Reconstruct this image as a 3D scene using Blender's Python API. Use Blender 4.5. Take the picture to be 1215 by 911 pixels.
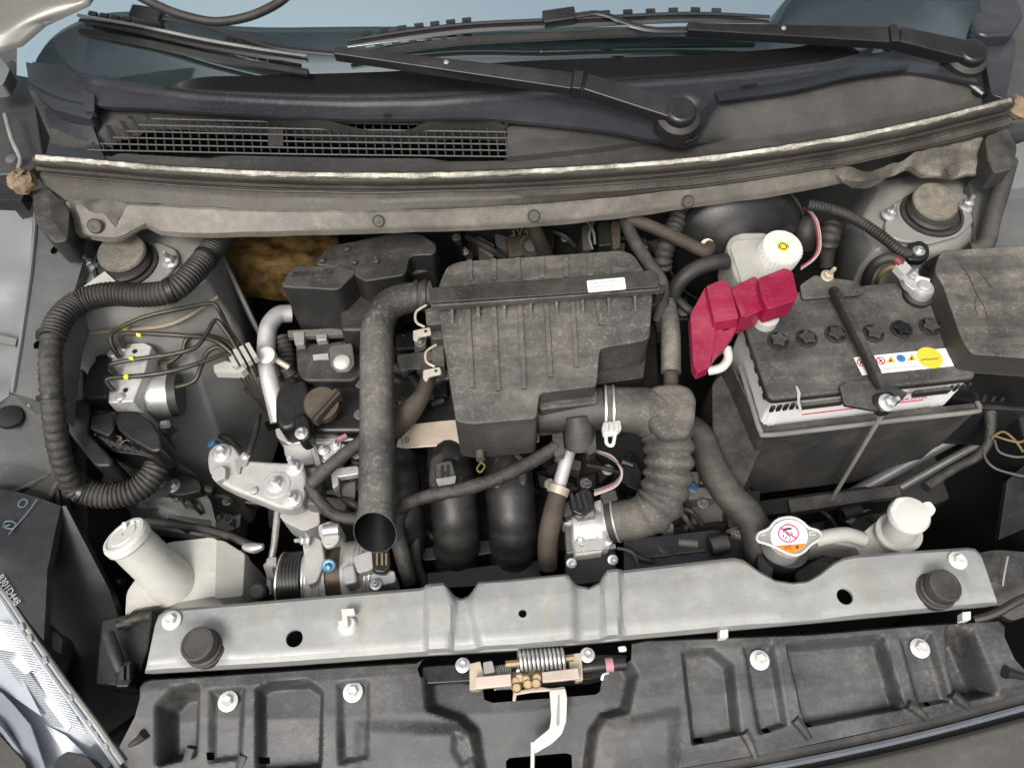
import bpy, bmesh, math, random
import numpy as np
from mathutils import Vector, Matrix
random.seed(7)
for o in list(bpy.data.objects): bpy.data.objects.remove(o)
S = bpy.context.scene; COL = S.collection
R = math.radians
# ---------------------------------------------------------------- camera
CP = Vector((-.0772, -.2435, .9183)); FPX = 912.0
_p, _r, _w = R(58.56), R(.856), R(3.533)
CF = Vector((math.sin(_w)*math.cos(_p), math.cos(_w)*math.cos(_p), -math.sin(_p)))
_R0 = Vector((math.cos(_w), -math.sin(_w), 0)); _U0 = _R0.cross(CF)
CR = _R0*math.cos(_r) - _U0*math.sin(_r); CU = _U0*math.cos(_r) + _R0*math.sin(_r)
cam = bpy.data.objects.new('camera', bpy.data.cameras.new('camera')); COL.objects.link(cam)
m = Matrix((CR, CU, -CF)).transposed().to_4x4(); m.translation = CP; cam.matrix_world = m
cam.data.sensor_fit = 'HORIZONTAL'; cam.data.sensor_width = 36; cam.data.lens = 36*FPX/1215
cam.data.clip_start = .02; cam.data.clip_end = 3000
S.camera = cam
# ---------------------------------------------------------------- sky and sun (bright overcast day)
SUN_EL, SUN_AZ = R(54), R(205)          # azimuth measured from +Y (rear of the car) clockwise
wd = bpy.data.worlds.new('World'); S.world = wd; wd.use_nodes = True
nt = wd.node_tree; nt.nodes.clear()
sk = nt.nodes.new('ShaderNodeTexSky'); sk.sky_type = 'NISHITA'; sk.sun_disc = False
sk.sun_elevation = SUN_EL; sk.sun_rotation = SUN_AZ; sk.dust_density = 8; sk.air_density = 1.6; sk.ozone_density = 3
hs = nt.nodes.new('ShaderNodeHueSaturation'); hs.inputs['Saturation'].default_value = .42
bg = nt.nodes.new('ShaderNodeBackground'); bg.inputs['Strength'].default_value = .15
wo = nt.nodes.new('ShaderNodeOutputWorld')
nt.links.new(sk.outputs[0], hs.inputs['Color']); nt.links.new(hs.outputs[0], bg.inputs[0]); nt.links.new(bg.outputs[0], wo.inputs[0])
sl = bpy.data.lights.new('sun', 'SUN'); sl.energy = 1.5; sl.angle = R(16); sl.color = (1, .965, .91)
so = bpy.data.objects.new('sun', sl); COL.objects.link(so)
sd = Vector((math.sin(SUN_AZ)*math.cos(SUN_EL), math.cos(SUN_AZ)*math.cos(SUN_EL), math.sin(SUN_EL)))
so.rotation_euler = sd.to_track_quat('Z', 'Y').to_euler()
vs = S.view_settings; vs.view_transform = 'Standard'; vs.look = 'None'; vs.exposure = .32; vs.gamma = 1
vs.use_curve_mapping = False
# ---------------------------------------------------------------- helpers
def P(x, y, z, ky=0., y0=0., kx=0., x0=0.):
    """point of the plane Z = z + ky*(Y-y0) + kx*(X-x0) met by the sight line of photo pixel (x, y)"""
    d = CF + CR*((x-607.5)/FPX) - CU*((y-455.5)/FPX)
    den = d.z - ky*d.y - kx*d.x
    t = (z + ky*(CP.y-y0) + kx*(CP.x-x0) - CP.z)/den
    return CP + d*t
def PY(x, y, Y):
    d = CF + CR*((x-607.5)/FPX) - CU*((y-455.5)/FPX)
    return CP + d*((Y-CP.y)/d.y)
def pxs(z, y=0.2):                      # metres per photo pixel near height z
    return (Vector((0, y, z))-CP).dot(CF)/FPX
ORG = {}
def empty(name, label, cat, o, group=None):
    e = bpy.data.objects.new(name, None); COL.objects.link(e); e.location = o; e.empty_display_size = .02
    e['label'] = label; e['category'] = cat
    if group: e['group'] = group
    ORG[e] = Vector(o); return e
thing = empty
def catmull(pts, sub):
    out = []; n = len(pts)
    for i in range(n-1):
        p0, p1, p2, p3 = pts[max(i-1, 0)], pts[i], pts[i+1], pts[min(i+2, n-1)]
        for k in range(sub):
            t = k/sub
            out.append(tuple(.5*((2*b)+(c-a)*t+(2*a-5*b+4*c-d)*t*t+(3*b-a-3*c+d)*t**3) for a, b, c, d in zip(p0, p1, p2, p3)))
    out.append(tuple(pts[-1])); return out
def rnd(poly, r, n=4):
    """round the corners of a 2-D or 3-D polygon"""
    out = []; N = len(poly)
    for i in range(N):
        a, b, c = (Vector(poly[i-1]), Vector(poly[i]), Vector(poly[(i+1) % N]))
        u, v = a-b, c-b; q = min(r, u.length*.45, v.length*.45)
        if u.length < 1e-9 or v.length < 1e-9: continue
        s, e = b+u.normalized()*q, b+v.normalized()*q
        for k in range(n+1):
            t = k/n; out.append(tuple(s*(1-t)**2+b*2*t*(1-t)+e*t*t))
    return out
class MB:
    def __init__(s): s.V = []; s.F = []; s.keep = False
    def add(s, v, f):
        k = len(s.V); s.V += [Vector(a) for a in v]; s.F += [[i+k for i in q] for q in f]; return s
    def prism(s, top, bot):
        n = len(top); s.add(list(top)+list(bot), [list(range(n)), list(range(2*n-1, n-1, -1))]+[[i, (i+1) % n, (i+1) % n+n, i+n] for i in range(n)]); return s
    def px(s, poly, z, d, r=0, taper=1., sh=(0, 0), ky=0., y0=0., flat=None, kx=0., x0=0.):
        """photo outline on a plane, carried straight down by d"""
        if r: poly = rnd(poly, r)
        top = [P(x, y, z, ky, y0, kx, x0) for x, y in poly]; c = sum(top, Vector())/len(top)
        bot = []
        for t in top:
            q = c+(t-c)*taper; bot.append(Vector((q.x+sh[0], q.y+sh[1], (flat if flat is not None else t.z-d))))
        return s.prism(top, bot)
    def box(s, c, sz, rot=None):
        v = [Vector((sx*sz[0]/2, sy*sz[1]/2, q*sz[2]/2)) for sx in (-1, 1) for sy in (-1, 1) for q in (-1, 1)]
        if rot is not None: v = [rot @ a for a in v]
        return s.add([a+Vector(c) for a in v], [[0, 1, 3, 2], [4, 6, 7, 5], [0, 4, 5, 1], [2, 3, 7, 6], [0, 2, 6, 4], [1, 5, 7, 3]])
    def lathe(s, prof, o, ax=(0, 0, 1), n=24, el=1., ring=False):
        q = Vector(ax).to_track_quat('Z', 'Y'); o = Vector(o); v = []; f = []
        for r, h in prof:
            for k in range(n):
                a = 2*math.pi*k/n; v.append(o+q @ Vector((r*math.cos(a), r*math.sin(a)*el, h)))
        for i in range(len(prof)-1):
            for k in range(n): f.append([i*n+k, i*n+(k+1) % n, (i+1)*n+(k+1) % n, (i+1)*n+k])
        if ring: return s.add(v, f)
        if prof[0][0] > 1e-6: f.append(list(range(n-1, -1, -1)))
        if prof[-1][0] > 1e-6: f.append([(len(prof)-1)*n+k for k in range(n)])
        return s.add(v, f)
    def tube(s, pts, r, n=12, sub=6, corr=None, caps=True, flat=1., wob=0., raw=False, hollow=0., ref=None, scarf=0., part=None):
        """pts 3-D; r number or list; corr=(pitch, amplitude, s0, s1)"""
        rr = r if isinstance(r, (list, tuple)) else [r]*len(pts)
        q = [tuple(p)+(w,) for p, w in zip(pts, rr)]
        if not raw and len(q) > 2: q = catmull(q, sub)
        if corr:
            pos = [Vector(a[:3]) for a in q]; L = [0.]
            for a, b in zip(pos, pos[1:]): L.append(L[-1]+(b-a).length)
            step = corr[0]/6; N = max(8, int(L[-1]/step)); ts = np.linspace(0, L[-1], N)
            arr = np.array(q); q = [tuple(float(np.interp(t, L, arr[:, k])) for k in range(4)) for t in ts]
            s0, s1 = (corr[2], corr[3]) if len(corr) > 2 else (0, 1)
            q2 = []
            for a, t in zip(q, ts):
                u = t/L[-1]; w = 1. if s0 <= u <= s1 else 0.
                q2.append(a[:3]+(a[3]+w*corr[1]*(abs(math.sin(math.pi*t/corr[0]))*2-1),))
            q = q2
        C = [Vector(a[:3]) for a in q]; Rr = [a[3] for a in q]
        T = [((C[min(i+1, len(C)-1)]-C[max(i-1, 0)]).normalized()) for i in range(len(C))]
        nn = (Vector(ref) if ref else Vector((0, 0, 1)))
        nn = (nn-T[0]*nn.dot(T[0]))
        if nn.length < 1e-3: nn = Vector((0, 1, 0))-T[0]*T[0].y
        nn.normalize(); v = []; f = []
        for i in range(len(C)):
            nn = (nn-T[i]*nn.dot(T[i])).normalized(); b = T[i].cross(nn)
            for k in range(n):
                a = 2*math.pi*k/n; w = Rr[i]*(1+wob*random.uniform(-1, 1))
                v.append(C[i]+nn*(w*math.sin(a)*flat)+b*(w*math.cos(a)))
        if scarf:
            dist = 0.
            for i in range(len(C)-1, -1, -1):
                if i < len(C)-1: dist += (C[i+1]-C[i]).length
                t = max(0., 1-dist/.06)
                for k in range(n): w = (v[i*n+k]-C[i]).z/Rr[i]; v[i*n+k] = v[i*n+k]-T[i]*(scarf*w*t)
        for i in range(len(C)-1):
            for k in range(n): f.append([i*n+k, i*n+(k+1) % n, (i+1)*n+(k+1) % n, (i+1)*n+k])
        if caps:
            f.append(list(range(n-1, -1, -1)))
            if not hollow: f.append([(len(C)-1)*n+k for k in range(n)])
        if hollow:
            b0 = len(v); e = (len(C)-1)*n; dpt = hollow; ti = T[-1]
            for k in range(n): v.append(C[-1]+(v[e+k]-C[-1])*.97)
            for k in range(n): v.append(C[-1]-ti*dpt+(v[e+k]-C[-1]-ti*((v[e+k]-C[-1]).dot(ti)))*.60)
            if part == 'inner': f.clear()
            for k in range(n):
                if part != 'inner': f.append([e+k, e+(k+1) % n, b0+(k+1) % n, b0+k])
                if part != 'outer': f.append([b0+k, b0+(k+1) % n, b0+n+(k+1) % n, b0+n+k])
            if part != 'outer': f.append([b0+n+k for k in range(n)])
        return s.add(v, f)
    def tp(s, pts, r, **k): return s.tube([P(*p) for p in pts], r, **k)
    def build(s, name, mat, parent=None, bevel=0., seg=2, smooth=38, label=None, cat=None, group=None, kind=None, o=None, solid=0., subd=0):
        if parent is None:
            if o is None:
                xs = [v.x for v in s.V]; ys = [v.y for v in s.V]; o = Vector(((min(xs)+max(xs))/2, (min(ys)+max(ys))/2, min(v.z for v in s.V)))
            o = Vector(o)
        else: o = ORG[parent]
        me = bpy.data.meshes.new(name); me.from_pydata([v-o for v in s.V], [], s.F)
        b = bmesh.new(); b.from_mesh(me); bmesh.ops.remove_doubles(b, verts=b.verts, dist=1e-6)
        if not s.keep: bmesh.ops.recalc_face_normals(b, faces=b.faces)
        b.to_mesh(me); b.free()
        me.materials.append(M[mat] if isinstance(mat, str) else mat)
        ob = bpy.data.objects.new(name, me); COL.objects.link(ob); ORG[ob] = o
        if parent is None: ob.location = o
        else: ob.parent = parent
        me.polygons.foreach_set('use_smooth', [True]*len(me.polygons)); me.set_sharp_from_angle(angle=R(smooth))
        if solid:
            q = ob.modifiers.new('solid', 'SOLIDIFY'); q.thickness = solid; q.offset = -1
        if bevel:
            q = ob.modifiers.new('bevel', 'BEVEL'); q.width = bevel; q.segments = seg; q.limit_method = 'ANGLE'; q.angle_limit = R(32)
            me.set_sharp_from_angle(angle=R(180)); q.harden_normals = False
            q2 = ob.modifiers.new('wn', 'WEIGHTED_NORMAL'); q2.keep_sharp = True
        if subd:
            q = ob.modifiers.new('sub', 'SUBSURF'); q.levels = q.render_levels = subd
        if label: ob['label'] = label
        if cat: ob['category'] = cat
        if group: ob['group'] = group
        if kind: ob['kind'] = kind
        return ob
def cut(ob, mb, solver='EXACT'):
    """cut real openings: ob minus the solid mb"""
    o = ORG[ob]; me = bpy.data.meshes.new('cutter'); me.from_pydata([v-o for v in mb.V], [], mb.F)
    b = bmesh.new(); b.from_mesh(me); bmesh.ops.recalc_face_normals(b, faces=b.faces); b.to_mesh(me); b.free()
    c = bpy.data.objects.new('cutter', me); COL.objects.link(c); c.location = ob.matrix_world.translation if ob.parent is None else (0, 0, 0); c.parent = ob.parent
    q = ob.modifiers.new('cut', 'BOOLEAN'); q.operation = 'DIFFERENCE'; q.object = c; q.solver = solver
    bpy.context.view_layer.update(); dg = bpy.context.evaluated_depsgraph_get()
    nm = bpy.data.meshes.new_from_object(ob.evaluated_get(dg)); ob.modifiers.clear(); ob.data = nm
    nm.set_sharp_from_angle(angle=R(40)); bpy.data.objects.remove(c)
def herm(pts):
    xs = np.array([p[0] for p in pts], float); ys = np.array([p[1] for p in pts], float)
    m = np.gradient(ys, xs) if len(xs) > 1 else np.zeros(1)
    def f(x):
        x = np.asarray(x, float); i = np.clip(np.searchsorted(xs, x)-1, 0, len(xs)-2); h = xs[i+1]-xs[i]; t = np.clip((x-xs[i])/h, 0, 1)
        return (2*t**3-3*t**2+1)*ys[i]+(t**3-2*t**2+t)*h*m[i]+(-2*t**3+3*t**2)*ys[i+1]+(t**3-t**2)*h*m[i+1]
    return f
def sdf(poly, X, Y):
    p = np.array(poly, float); d = np.full(X.shape, 1e9); ins = np.zeros(X.shape, bool)
    for i in range(len(p)):
        a, b = p[i-1], p[i]; e = b-a; t = np.clip(((X-a[0])*e[0]+(Y-a[1])*e[1])/(e @ e+1e-12), 0, 1)
        d = np.minimum(d, np.hypot(X-a[0]-t*e[0], Y-a[1]-t*e[1]))
        c = ((a[1] > Y) != (b[1] > Y)) & (X < (b[0]-a[0])*(Y-a[1])/(b[1]-a[1]+1e-12)+a[0]); ins ^= c
    return np.where(ins, -d, d)
def sheet(rows, nu=60, sub=4, feats=(), th=.003, sharp=False, nz=0., nsc=30.):
    """pressed panel: rows of (photo curve, height), features pressed in or raised; closed solid of thickness th"""
    W = []; PXY = []
    for cv, z in rows:
        f = (lambda x, c=cv: np.interp(x, [p[0] for p in c], [p[1] for p in c])) if sharp or len(cv) < 3 else herm(cv)
        x = np.linspace(cv[0][0], cv[-1][0], nu+1); y = f(x)
        zz = np.interp(x, [p[0] for p in z], [p[1] for p in z]) if isinstance(z, (list, tuple)) else np.full(nu+1, z)
        W.append([P(a, b, c) for a, b, c in zip(x, y, zz)]); PXY.append(np.stack([x, y], 1))
    G = []; Q = []
    for i in range(len(W)-1):
        nsub = sub[i] if isinstance(sub, (list, tuple)) else sub
        for k in range(nsub):
            t = k/nsub; G.append([a.lerp(b, t) for a, b in zip(W[i], W[i+1])]); Q.append(PXY[i]*(1-t)+PXY[i+1]*t)
    G.append(W[-1]); Q.append(PXY[-1]); Q = np.array(Q)
    H = np.zeros(Q.shape[:2])
    for ft in feats:
        poly, dz, soft = ft[:3]; d = sdf(poly, Q[..., 0], Q[..., 1]); t = np.clip(.5-d/(2*soft), 0, 1); H += dz*(t*t*(3-2*t))
    if nz:
        from mathutils import noise
        for i in range(len(G)):
            for j in range(nu+1): H[i, j] += nz*noise.noise(G[i][j]*nsc)
    mb = MB(); nv = len(G); n1 = nu+1
    top = [G[i][j]+Vector((0, 0, H[i, j])) for i in range(nv) for j in range(n1)]
    bot = [v-Vector((0, 0, th)) for v in top]; K = nv*n1; F = []
    for i in range(nv-1):
        for j in range(nu):
            a = i*n1+j; F.append([a, a+n1, a+n1+1, a+1]); F.append([K+a, K+a+1, K+a+n1+1, K+a+n1])
    br = [j for j in range(n1)]+[i*n1+nu for i in range(1, nv)]+[(nv-1)*n1+j for j in range(nu-1, -1, -1)]+[i*n1 for i in range(nv-2, 0, -1)]
    for a, b in zip(br, br[1:]+br[:1]): F.append([a, b, b+K, a+K])
    mb.keep = True
    return mb.add(top+bot, F)
# ---------------------------------------------------------------- materials
M = {}
def mat(name, base, rough=.6, metal=0., dust=0., dcol=(.235, .195, .145), scale=9., bump=.15, bs=260., var=.2, spec=.5, up=.65, sub=0., coat=0., streak=0., wipe=.45, scr=0., stain=0.):
    m = bpy.data.materials.new(name); m.use_nodes = True; n = m.node_tree; N = n.nodes; L = n.links
    b = N['Principled BSDF']; g = N.new('ShaderNodeNewGeometry')
    def noise(sc, det=5., rg=.6, vec=None):
        t = N.new('ShaderNodeTexNoise'); t.inputs['Scale'].default_value = sc; t.inputs['Detail'].default_value = det; t.inputs['Roughness'].default_value = rg
        L.new(vec or g.outputs['Position'], t.inputs['Vector']); return t.outputs['Fac']
    def ramp(f, a, c, lo=0., hi=1.):
        r = N.new('ShaderNodeMapRange'); L.new(f, r.inputs[0]); r.inputs[1].default_value = a; r.inputs[2].default_value = c; r.inputs[3].default_value = lo; r.inputs[4].default_value = hi; return r.outputs[0]
    def math_(op, x, y):
        q = N.new('ShaderNodeMath'); q.operation = op; q.use_clamp = op != 'ADD'
        for i, w in enumerate((x, y)):
            if isinstance(w, (int, float)): q.inputs[i].default_value = w
            else: L.new(w, q.inputs[i])
        return q.outputs[0]
    def mix(f, a, c):
        q = N.new('ShaderNodeMix'); q.data_type = 'RGBA'
        for i, w in ((0, f), (6, a), (7, c)):
            if isinstance(w, tuple): q.inputs[i].default_value = w+(1,) if len(w) == 3 else w
            elif isinstance(w, (int, float)): q.inputs[i].default_value = w
            else: L.new(w, q.inputs[i])
        return q.outputs[2]
    big = noise(scale, 4, .62); fine = noise(scale*26, 2, .6)
    c1 = mix(ramp(big, .3, .7), tuple(x*(1-var) for x in base), tuple(min(1, x*(1+var)) for x in base))
    rgh = rough
    if dust:
        s = N.new('ShaderNodeSeparateXYZ'); L.new(g.outputs['Normal'], s.inputs[0])
        upm = ramp(s.outputs[2], .1, .95, 1-min(1, up+.2), 1.)  # dust settles on upward faces; also paints shading, lighter tops and darker sides
        patch = math_('ADD', ramp(big, .33, .66, .22, .95), ramp(fine, .52, .72, -.12, .45))
        fac = math_('MULTIPLY', math_('MULTIPLY', upm, patch), dust)
        mpw = N.new('ShaderNodeMapping'); mpw.inputs['Rotation'].default_value = (.4, .3, .7); mpw.inputs['Scale'].default_value = (5, 38, 5); L.new(g.outputs['Position'], mpw.inputs[0])
        fac = math_('MULTIPLY', fac, ramp(noise(1., 3, .6, mpw.outputs[0]), .36, .56, 1-wipe, 1.))
        if streak:
            mp = N.new('ShaderNodeMapping'); mp.inputs['Scale'].default_value = (1, 1, .12); L.new(g.outputs['Position'], mp.inputs[0])
            fac = math_('MULTIPLY', fac, ramp(noise(60, 4, .6, mp.outputs[0]), .3, .7, 1-streak, 1.))
        dc = mix(ramp(noise(scale*5, 4, .6), .35, .7), tuple(x*.72 for x in dcol), tuple(min(1, x*1.25) for x in dcol))
        spk = ramp(noise(620, 1, .5), .66, .74, 0, .55*dust)
        fac = math_('MAXIMUM', fac, math_('MULTIPLY', spk, ramp(big, .35, .6)))
        c1 = mix(fac, c1, dc); q = N.new('ShaderNodeMix'); L.new(fac, q.inputs[0]); q.inputs[2].default_value = rough; q.inputs[3].default_value = .92
        L.new(q.outputs[0], b.inputs['Roughness'])
        if metal: L.new(ramp(fac, 0, .8, metal, 0.), b.inputs['Metallic'])
    else:
        L.new(ramp(fine, .3, .7, max(0, rough-.08), min(1, rough+.1)), b.inputs['Roughness']); b.inputs['Metallic'].default_value = metal
    if stain:
        c1 = mix(math_('MULTIPLY', ramp(noise(scale*2.3, 5, .7), .56, .64), stain), c1, (.30, .245, .165))
        c1 = mix(math_('MULTIPLY', ramp(noise(190, 2, .5), .70, .74), stain), c1, (.07, .065, .06))
    if scr:
        for rot, sc_ in (((.1, .2, .35), (22, 900, 22)), ((.2, .1, 1.9), (26, 760, 26))):
            ms = N.new('ShaderNodeMapping'); ms.inputs['Rotation'].default_value = rot; ms.inputs['Scale'].default_value = sc_; L.new(g.outputs['Position'], ms.inputs[0])
            c1 = mix(math_('MULTIPLY', ramp(noise(1., 1, .5, ms.outputs[0]), .70, .74), scr), c1, tuple(min(1, x*2.2+.03) for x in base))
    L.new(c1, b.inputs['Base Color']); b.inputs['Specular IOR Level'].default_value = spec
    if False: b.inputs['Subsurface Weight'].default_value = sub; b.inputs['Subsurface Radius'].default_value = (.01, .009, .007); b.inputs['Subsurface Scale'].default_value = .6
    if coat: b.inputs['Coat Weight'].default_value = coat; b.inputs['Coat Roughness'].default_value = .06
    if bump:
        bp = N.new('ShaderNodeBump'); bp.inputs['Strength'].default_value = bump; bp.inputs['Distance'].default_value = .0015
        L.new(noise(bs, 4, .65), bp.inputs['Height']); L.new(bp.outputs[0], b.inputs['Normal'])
    M[name] = m; return m
mat('airbox', (.024, .0233, .0225), .5, 0, 1.1, (.178, .165, .144), 9, .35, 480, up=.45, scr=.15)
mat('plastic', (.014, .014, .014), .46, 0, .62, (.13, .12, .104), 8, .2, 420)
mat('plastic_side', (.012, .012, .012), .4, 0, .62, (.105, .096, .082), 14, .35, 420, up=.6, scr=.1)
mat('plastic_clean', (.012, .0125, .0135), .38, 0, .22, (.13, .12, .105), 10, .12, 380)
mat('cowl_plastic', (.020, .022, .026), .25, 0, .22, (.12, .12, .122), 6, .06, 500, var=.12, scr=.12)
mat('cowl_dust', (.036, .035, .033), .5, 0, .5, (.10, .095, .087), 6, .08, 500, up=.2)
mat('shroud', (.024, .025, .027), .40, 0, .72, (.138, .138, .136), 9, .14, 420, var=.3, up=.8, scr=.12, wipe=.6, stain=.12)
mat('gloss_black', (.006, .006, .0065), .3, 0, .25, (.085, .078, .066), 16, .12, 200)
mat('wiper_black', (.012, .012, .013), .34, 0, .10, (.2, .19, .18), 14, .05, 300)
mat('rubber', (.013, .0125, .012), .55, 0, .4, (.12, .108, .09), 16, .2, 300)
mat('hose_dusty', (.04, .038, .035), .7, 0, .95, (.225, .205, .172), 12, .35, 300, up=.55)
mat('hose_mid', (.022, .021, .020), .6, 0, .7, (.125, .112, .092), 18, .3, 300, up=.55)
mat('hose_brown', (.035, .027, .02), .7, 0, .7, (.115, .088, .06), 18, .3, 300, up=.55)
mat('seal', (.07, .062, .052), .3, 0, 1.3, (.72, .68, .58), 20, .35, 160, up=.7)  # pale dust colour carries the painted highlight of the cowl seal
mat('cowl_metal', (.032, .029, .025), .42, .1, .7, (.115, .101, .082), 12, .3, 200, up=.5)
mat('lip_metal', (.13, .12, .105), .5, .15, .8, (.27, .247, .21), 18, .4, 140, up=.35)
mat('lip_dirt', (.05, .044, .037), .8, 0, .9, (.28, .25, .205), 26, .9, 90, up=.5)
mat('silver', (.285, .293, .29), .36, .2, .5, (.37, .36, .315), 11, .10, 220, var=.09, up=.3, scr=.07, stain=.30)
mat('silver_dirty', (.37, .37, .36), .5, .1, .75, (.43, .40, .33), 18, .14, 200, var=.08, up=.3)
mat('body_grey', (.115, .12, .12), .32, .25, .30, (.17, .155, .125), 6, .04, 300, var=.12)
mat('body_light', (.19, .203, .205), .36, .2, .25, (.25, .235, .2), 6, .04, 300, var=.08)
mat('body_dark', (.045, .047, .048), .36, .2, .35, (.12, .108, .088), 6, .06, 300, var=.15)
mat('tower', (.25, .25, .238), .36, .2, .45, (.25, .232, .195), 9, .08, 240, var=.12, up=.8)
mat('sealant', (.34, .27, .19), .7, 0, .4, (.25, .2, .14), 30, .3, 200)
mat('alu', (.46, .45, .435), .46, .35, .45, (.36, .335, .29), 22, .35, 260, var=.12)
mat('alu_bright', (.66, .66, .65), .36, .7, .2, (.36, .33, .28), 30, .25, 260, var=.1)
mat('alu_dark', (.13, .13, .125), .5, .4, .6, (.17, .145, .11), 20, .35, 220)
mat('steel', (.62, .62, .61), .30, .8, .2, (.35, .31, .25), 40, .1, 300)
mat('steel_dull', (.34, .335, .325), .45, .5, .4, (.3, .26, .2), 40, .2, 300)
mat('bolt_white', (.66, .66, .63), .42, .25, .25, (.4, .36, .3), 60, .1, 300)
mat('bolt_blue', (.06, .16, .27), .35, .5, .15, (.3, .3, .3), 60, .05, 300)
mat('zinc_gold', (.50, .43, .33), .42, .45, .35, (.38, .31, .22), 30, .12, 300, var=.2)
mat('zinc_brown', (.28, .2, .11), .4, .6, .3, (.25, .19, .12), 30, .1, 300, var=.3)
mat('zinc_pink', (.60, .50, .42), .35, .45, .2, (.5, .42, .3), 12, .05, 300, var=.2)
mat('copper', (.09, .06, .038), .42, .5, .4, (.12, .10, .08), 40, .2, 300)
mat('rust', (.10, .04, .022), .8, .1, .3, (.16, .12, .09), 30, .4, 200)
mat('white_plastic', (.50, .495, .455), .4, 0, .5, (.32, .29, .23), 12, .08, 160, var=.10, wipe=.7, stain=.2)
mat('white_dirty', (.42, .415, .385), .5, 0, .6, (.33, .305, .255), 14, .1, 160, var=.08)
mat('white_cap', (.62, .615, .585), .38, 0, .35, (.42, .385, .31), 16, .08, 200, var=.08, wipe=.7)
mat('white_clean', (.82, .82, .81), .35, 0, 0, (.5, .5, .5), 20, .02, 200, var=.02)
mat('batt_white', (.74, .745, .75), .3, 0, .12, (.4, .38, .34), 20, .03, 200, var=.04)
mat('batt_top', (.022, .0215, .021), .44, 0, .95, (.128, .121, .107), 10, .16, 500, up=.85, wipe=.5, scr=.12)
mat('red', (.27, .007, .045), .28, 0, .4, (.36, .15, .16), 9, .08, 300, var=.2, wipe=.7, scr=.15)
mat('red_ink', (.5, .02, .03), .4, bump=0)
mat('pink_ink', (.55, .03, .16), .4, bump=0)
mat('yellow_ink', (.66, .55, .05), .4, bump=.02, var=.05)
mat('amber_ink', (.72, .42, .02), .4, bump=0)
mat('blue_ink', (.05, .18, .42), .4, bump=0)
mat('orange_ink', (.80, .20, .015), .4, bump=0)
mat('dark_ink', (.03, .03, .03), .5, bump=0)
mat('grey_ink', (.32, .32, .32), .5, bump=0)
mat('white_ink', (.36, .37, .38), .5, bump=0)
mat('pale_blue_ink', (.12, .17, .21), .5, bump=0)
mat('paint_yellow', (.70, .66, .05), .4, bump=0)
mat('pipe', (.05, .045, .038), .35, .5, .35, (.16, .135, .1), 40, .1, 300)
mat('pipe_alu', (.60, .60, .595), .4, .6, .3, (.4, .36, .3), 20, .15, 300, up=.8)
mat('insulation', (.085, .05, .014), .36, .5, .55, (.11, .065, .022), 40, .9, 60, var=.85, up=.2)
mat('foam', (.22, .16, .10), .95, 0, .4, (.28, .22, .15), 60, 1., 160, var=.3)
mat('tape', (.018, .017, .016), .55, 0, .6, (.115, .105, .088), 60, .8, 220, up=.6)
mat('lens', (.42, .45, .48), .10, .25, .12, (.5, .48, .44), 10, .02, 200, var=.10, coat=1)
mat('lens_grey', (.17, .19, .215), .15, .3, .12, (.5, .48, .44), 10, .02, 200, var=.06, coat=1)
mat('tray', (.022, .0215, .021), .55, 0, .8, (.115, .106, .092), 16, .4, 200, up=.35)
mat('tray_rim', (.16, .155, .145), .6, 0, .6, (.22, .2, .17), 20, .2, 260)
mat('fuse_top', (.035, .033, .03), .65, 0, .92, (.225, .207, .177), 16, .6, 140, up=.85, wipe=.6)
mat('strut_cap', (.06, .055, .048), .75, 0, .95, (.25, .222, .175), 14, .2, 240)
mat('bumper_paint', (.065, .060, .054), .32, .3, .2, (.2, .18, .15), 6, .03, 300, var=.05)
mat('hood_paint', (.19, .188, .175), .3, .25, .15, (.3, .28, .24), 5, .03, 300, var=.05)
mat('hood_inner', (.17, .175, .21), .5, .1, .1, (.3, .3, .3), 5, .05, 300)
mat('void', (.002, .002, .002), .9, spec=0., bump=0, var=0)  # pure black paints the shade inside holes and below the vent mesh
mat('matte_black', (.004, .004, .0045), .45, spec=.15, bump=0, var=0)
mat('seal_dark', (.028, .025, .021), .3, 0, .5, (.16, .14, .11), 16, .25, 200, up=.6)
mat('clip_metal', (.55, .51, .42), .4, .3, .3, (.35, .31, .24), 40, .1, 300)
mat('housing_black', (.010, .010, .0115), .42, 0, .16, (.10, .1, .1), 14, .1, 260, var=.3)
mat('runner', (.007, .007, .0075), .4, 0, .42, (.075, .069, .058), 18, .2, 260, up=.6)
mat('lens_white', (.66, .68, .70), .08, .2, .1, (.5, .48, .44), 10, .02, 200, var=.05, coat=1)
mat('stop_rubber', (.030, .026, .022), .5, 0, .6, (.11, .098, .082), 30, .2, 300)
mat('deep', (.006, .006, .006), .6, 0, .3, (.04, .036, .03), 20, .3, 200)  # near black puts the shade of the bay's depths into the colour
mat('asphalt', (.05, .05, .05), .9, 0, .3, (.1, .095, .085), 8, .5, 120)
mat('wire_red', (.16, .015, .02), .5, bump=0); mat('wire_pink', (.38, .17, .2), .5, bump=0); mat('wire_yellow', (.16, .125, .05), .5, bump=0); mat('wire_white', (.35, .33, .31), .5, bump=0)
mat('wire_grey', (.10, .096, .09), .5, bump=0)
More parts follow.
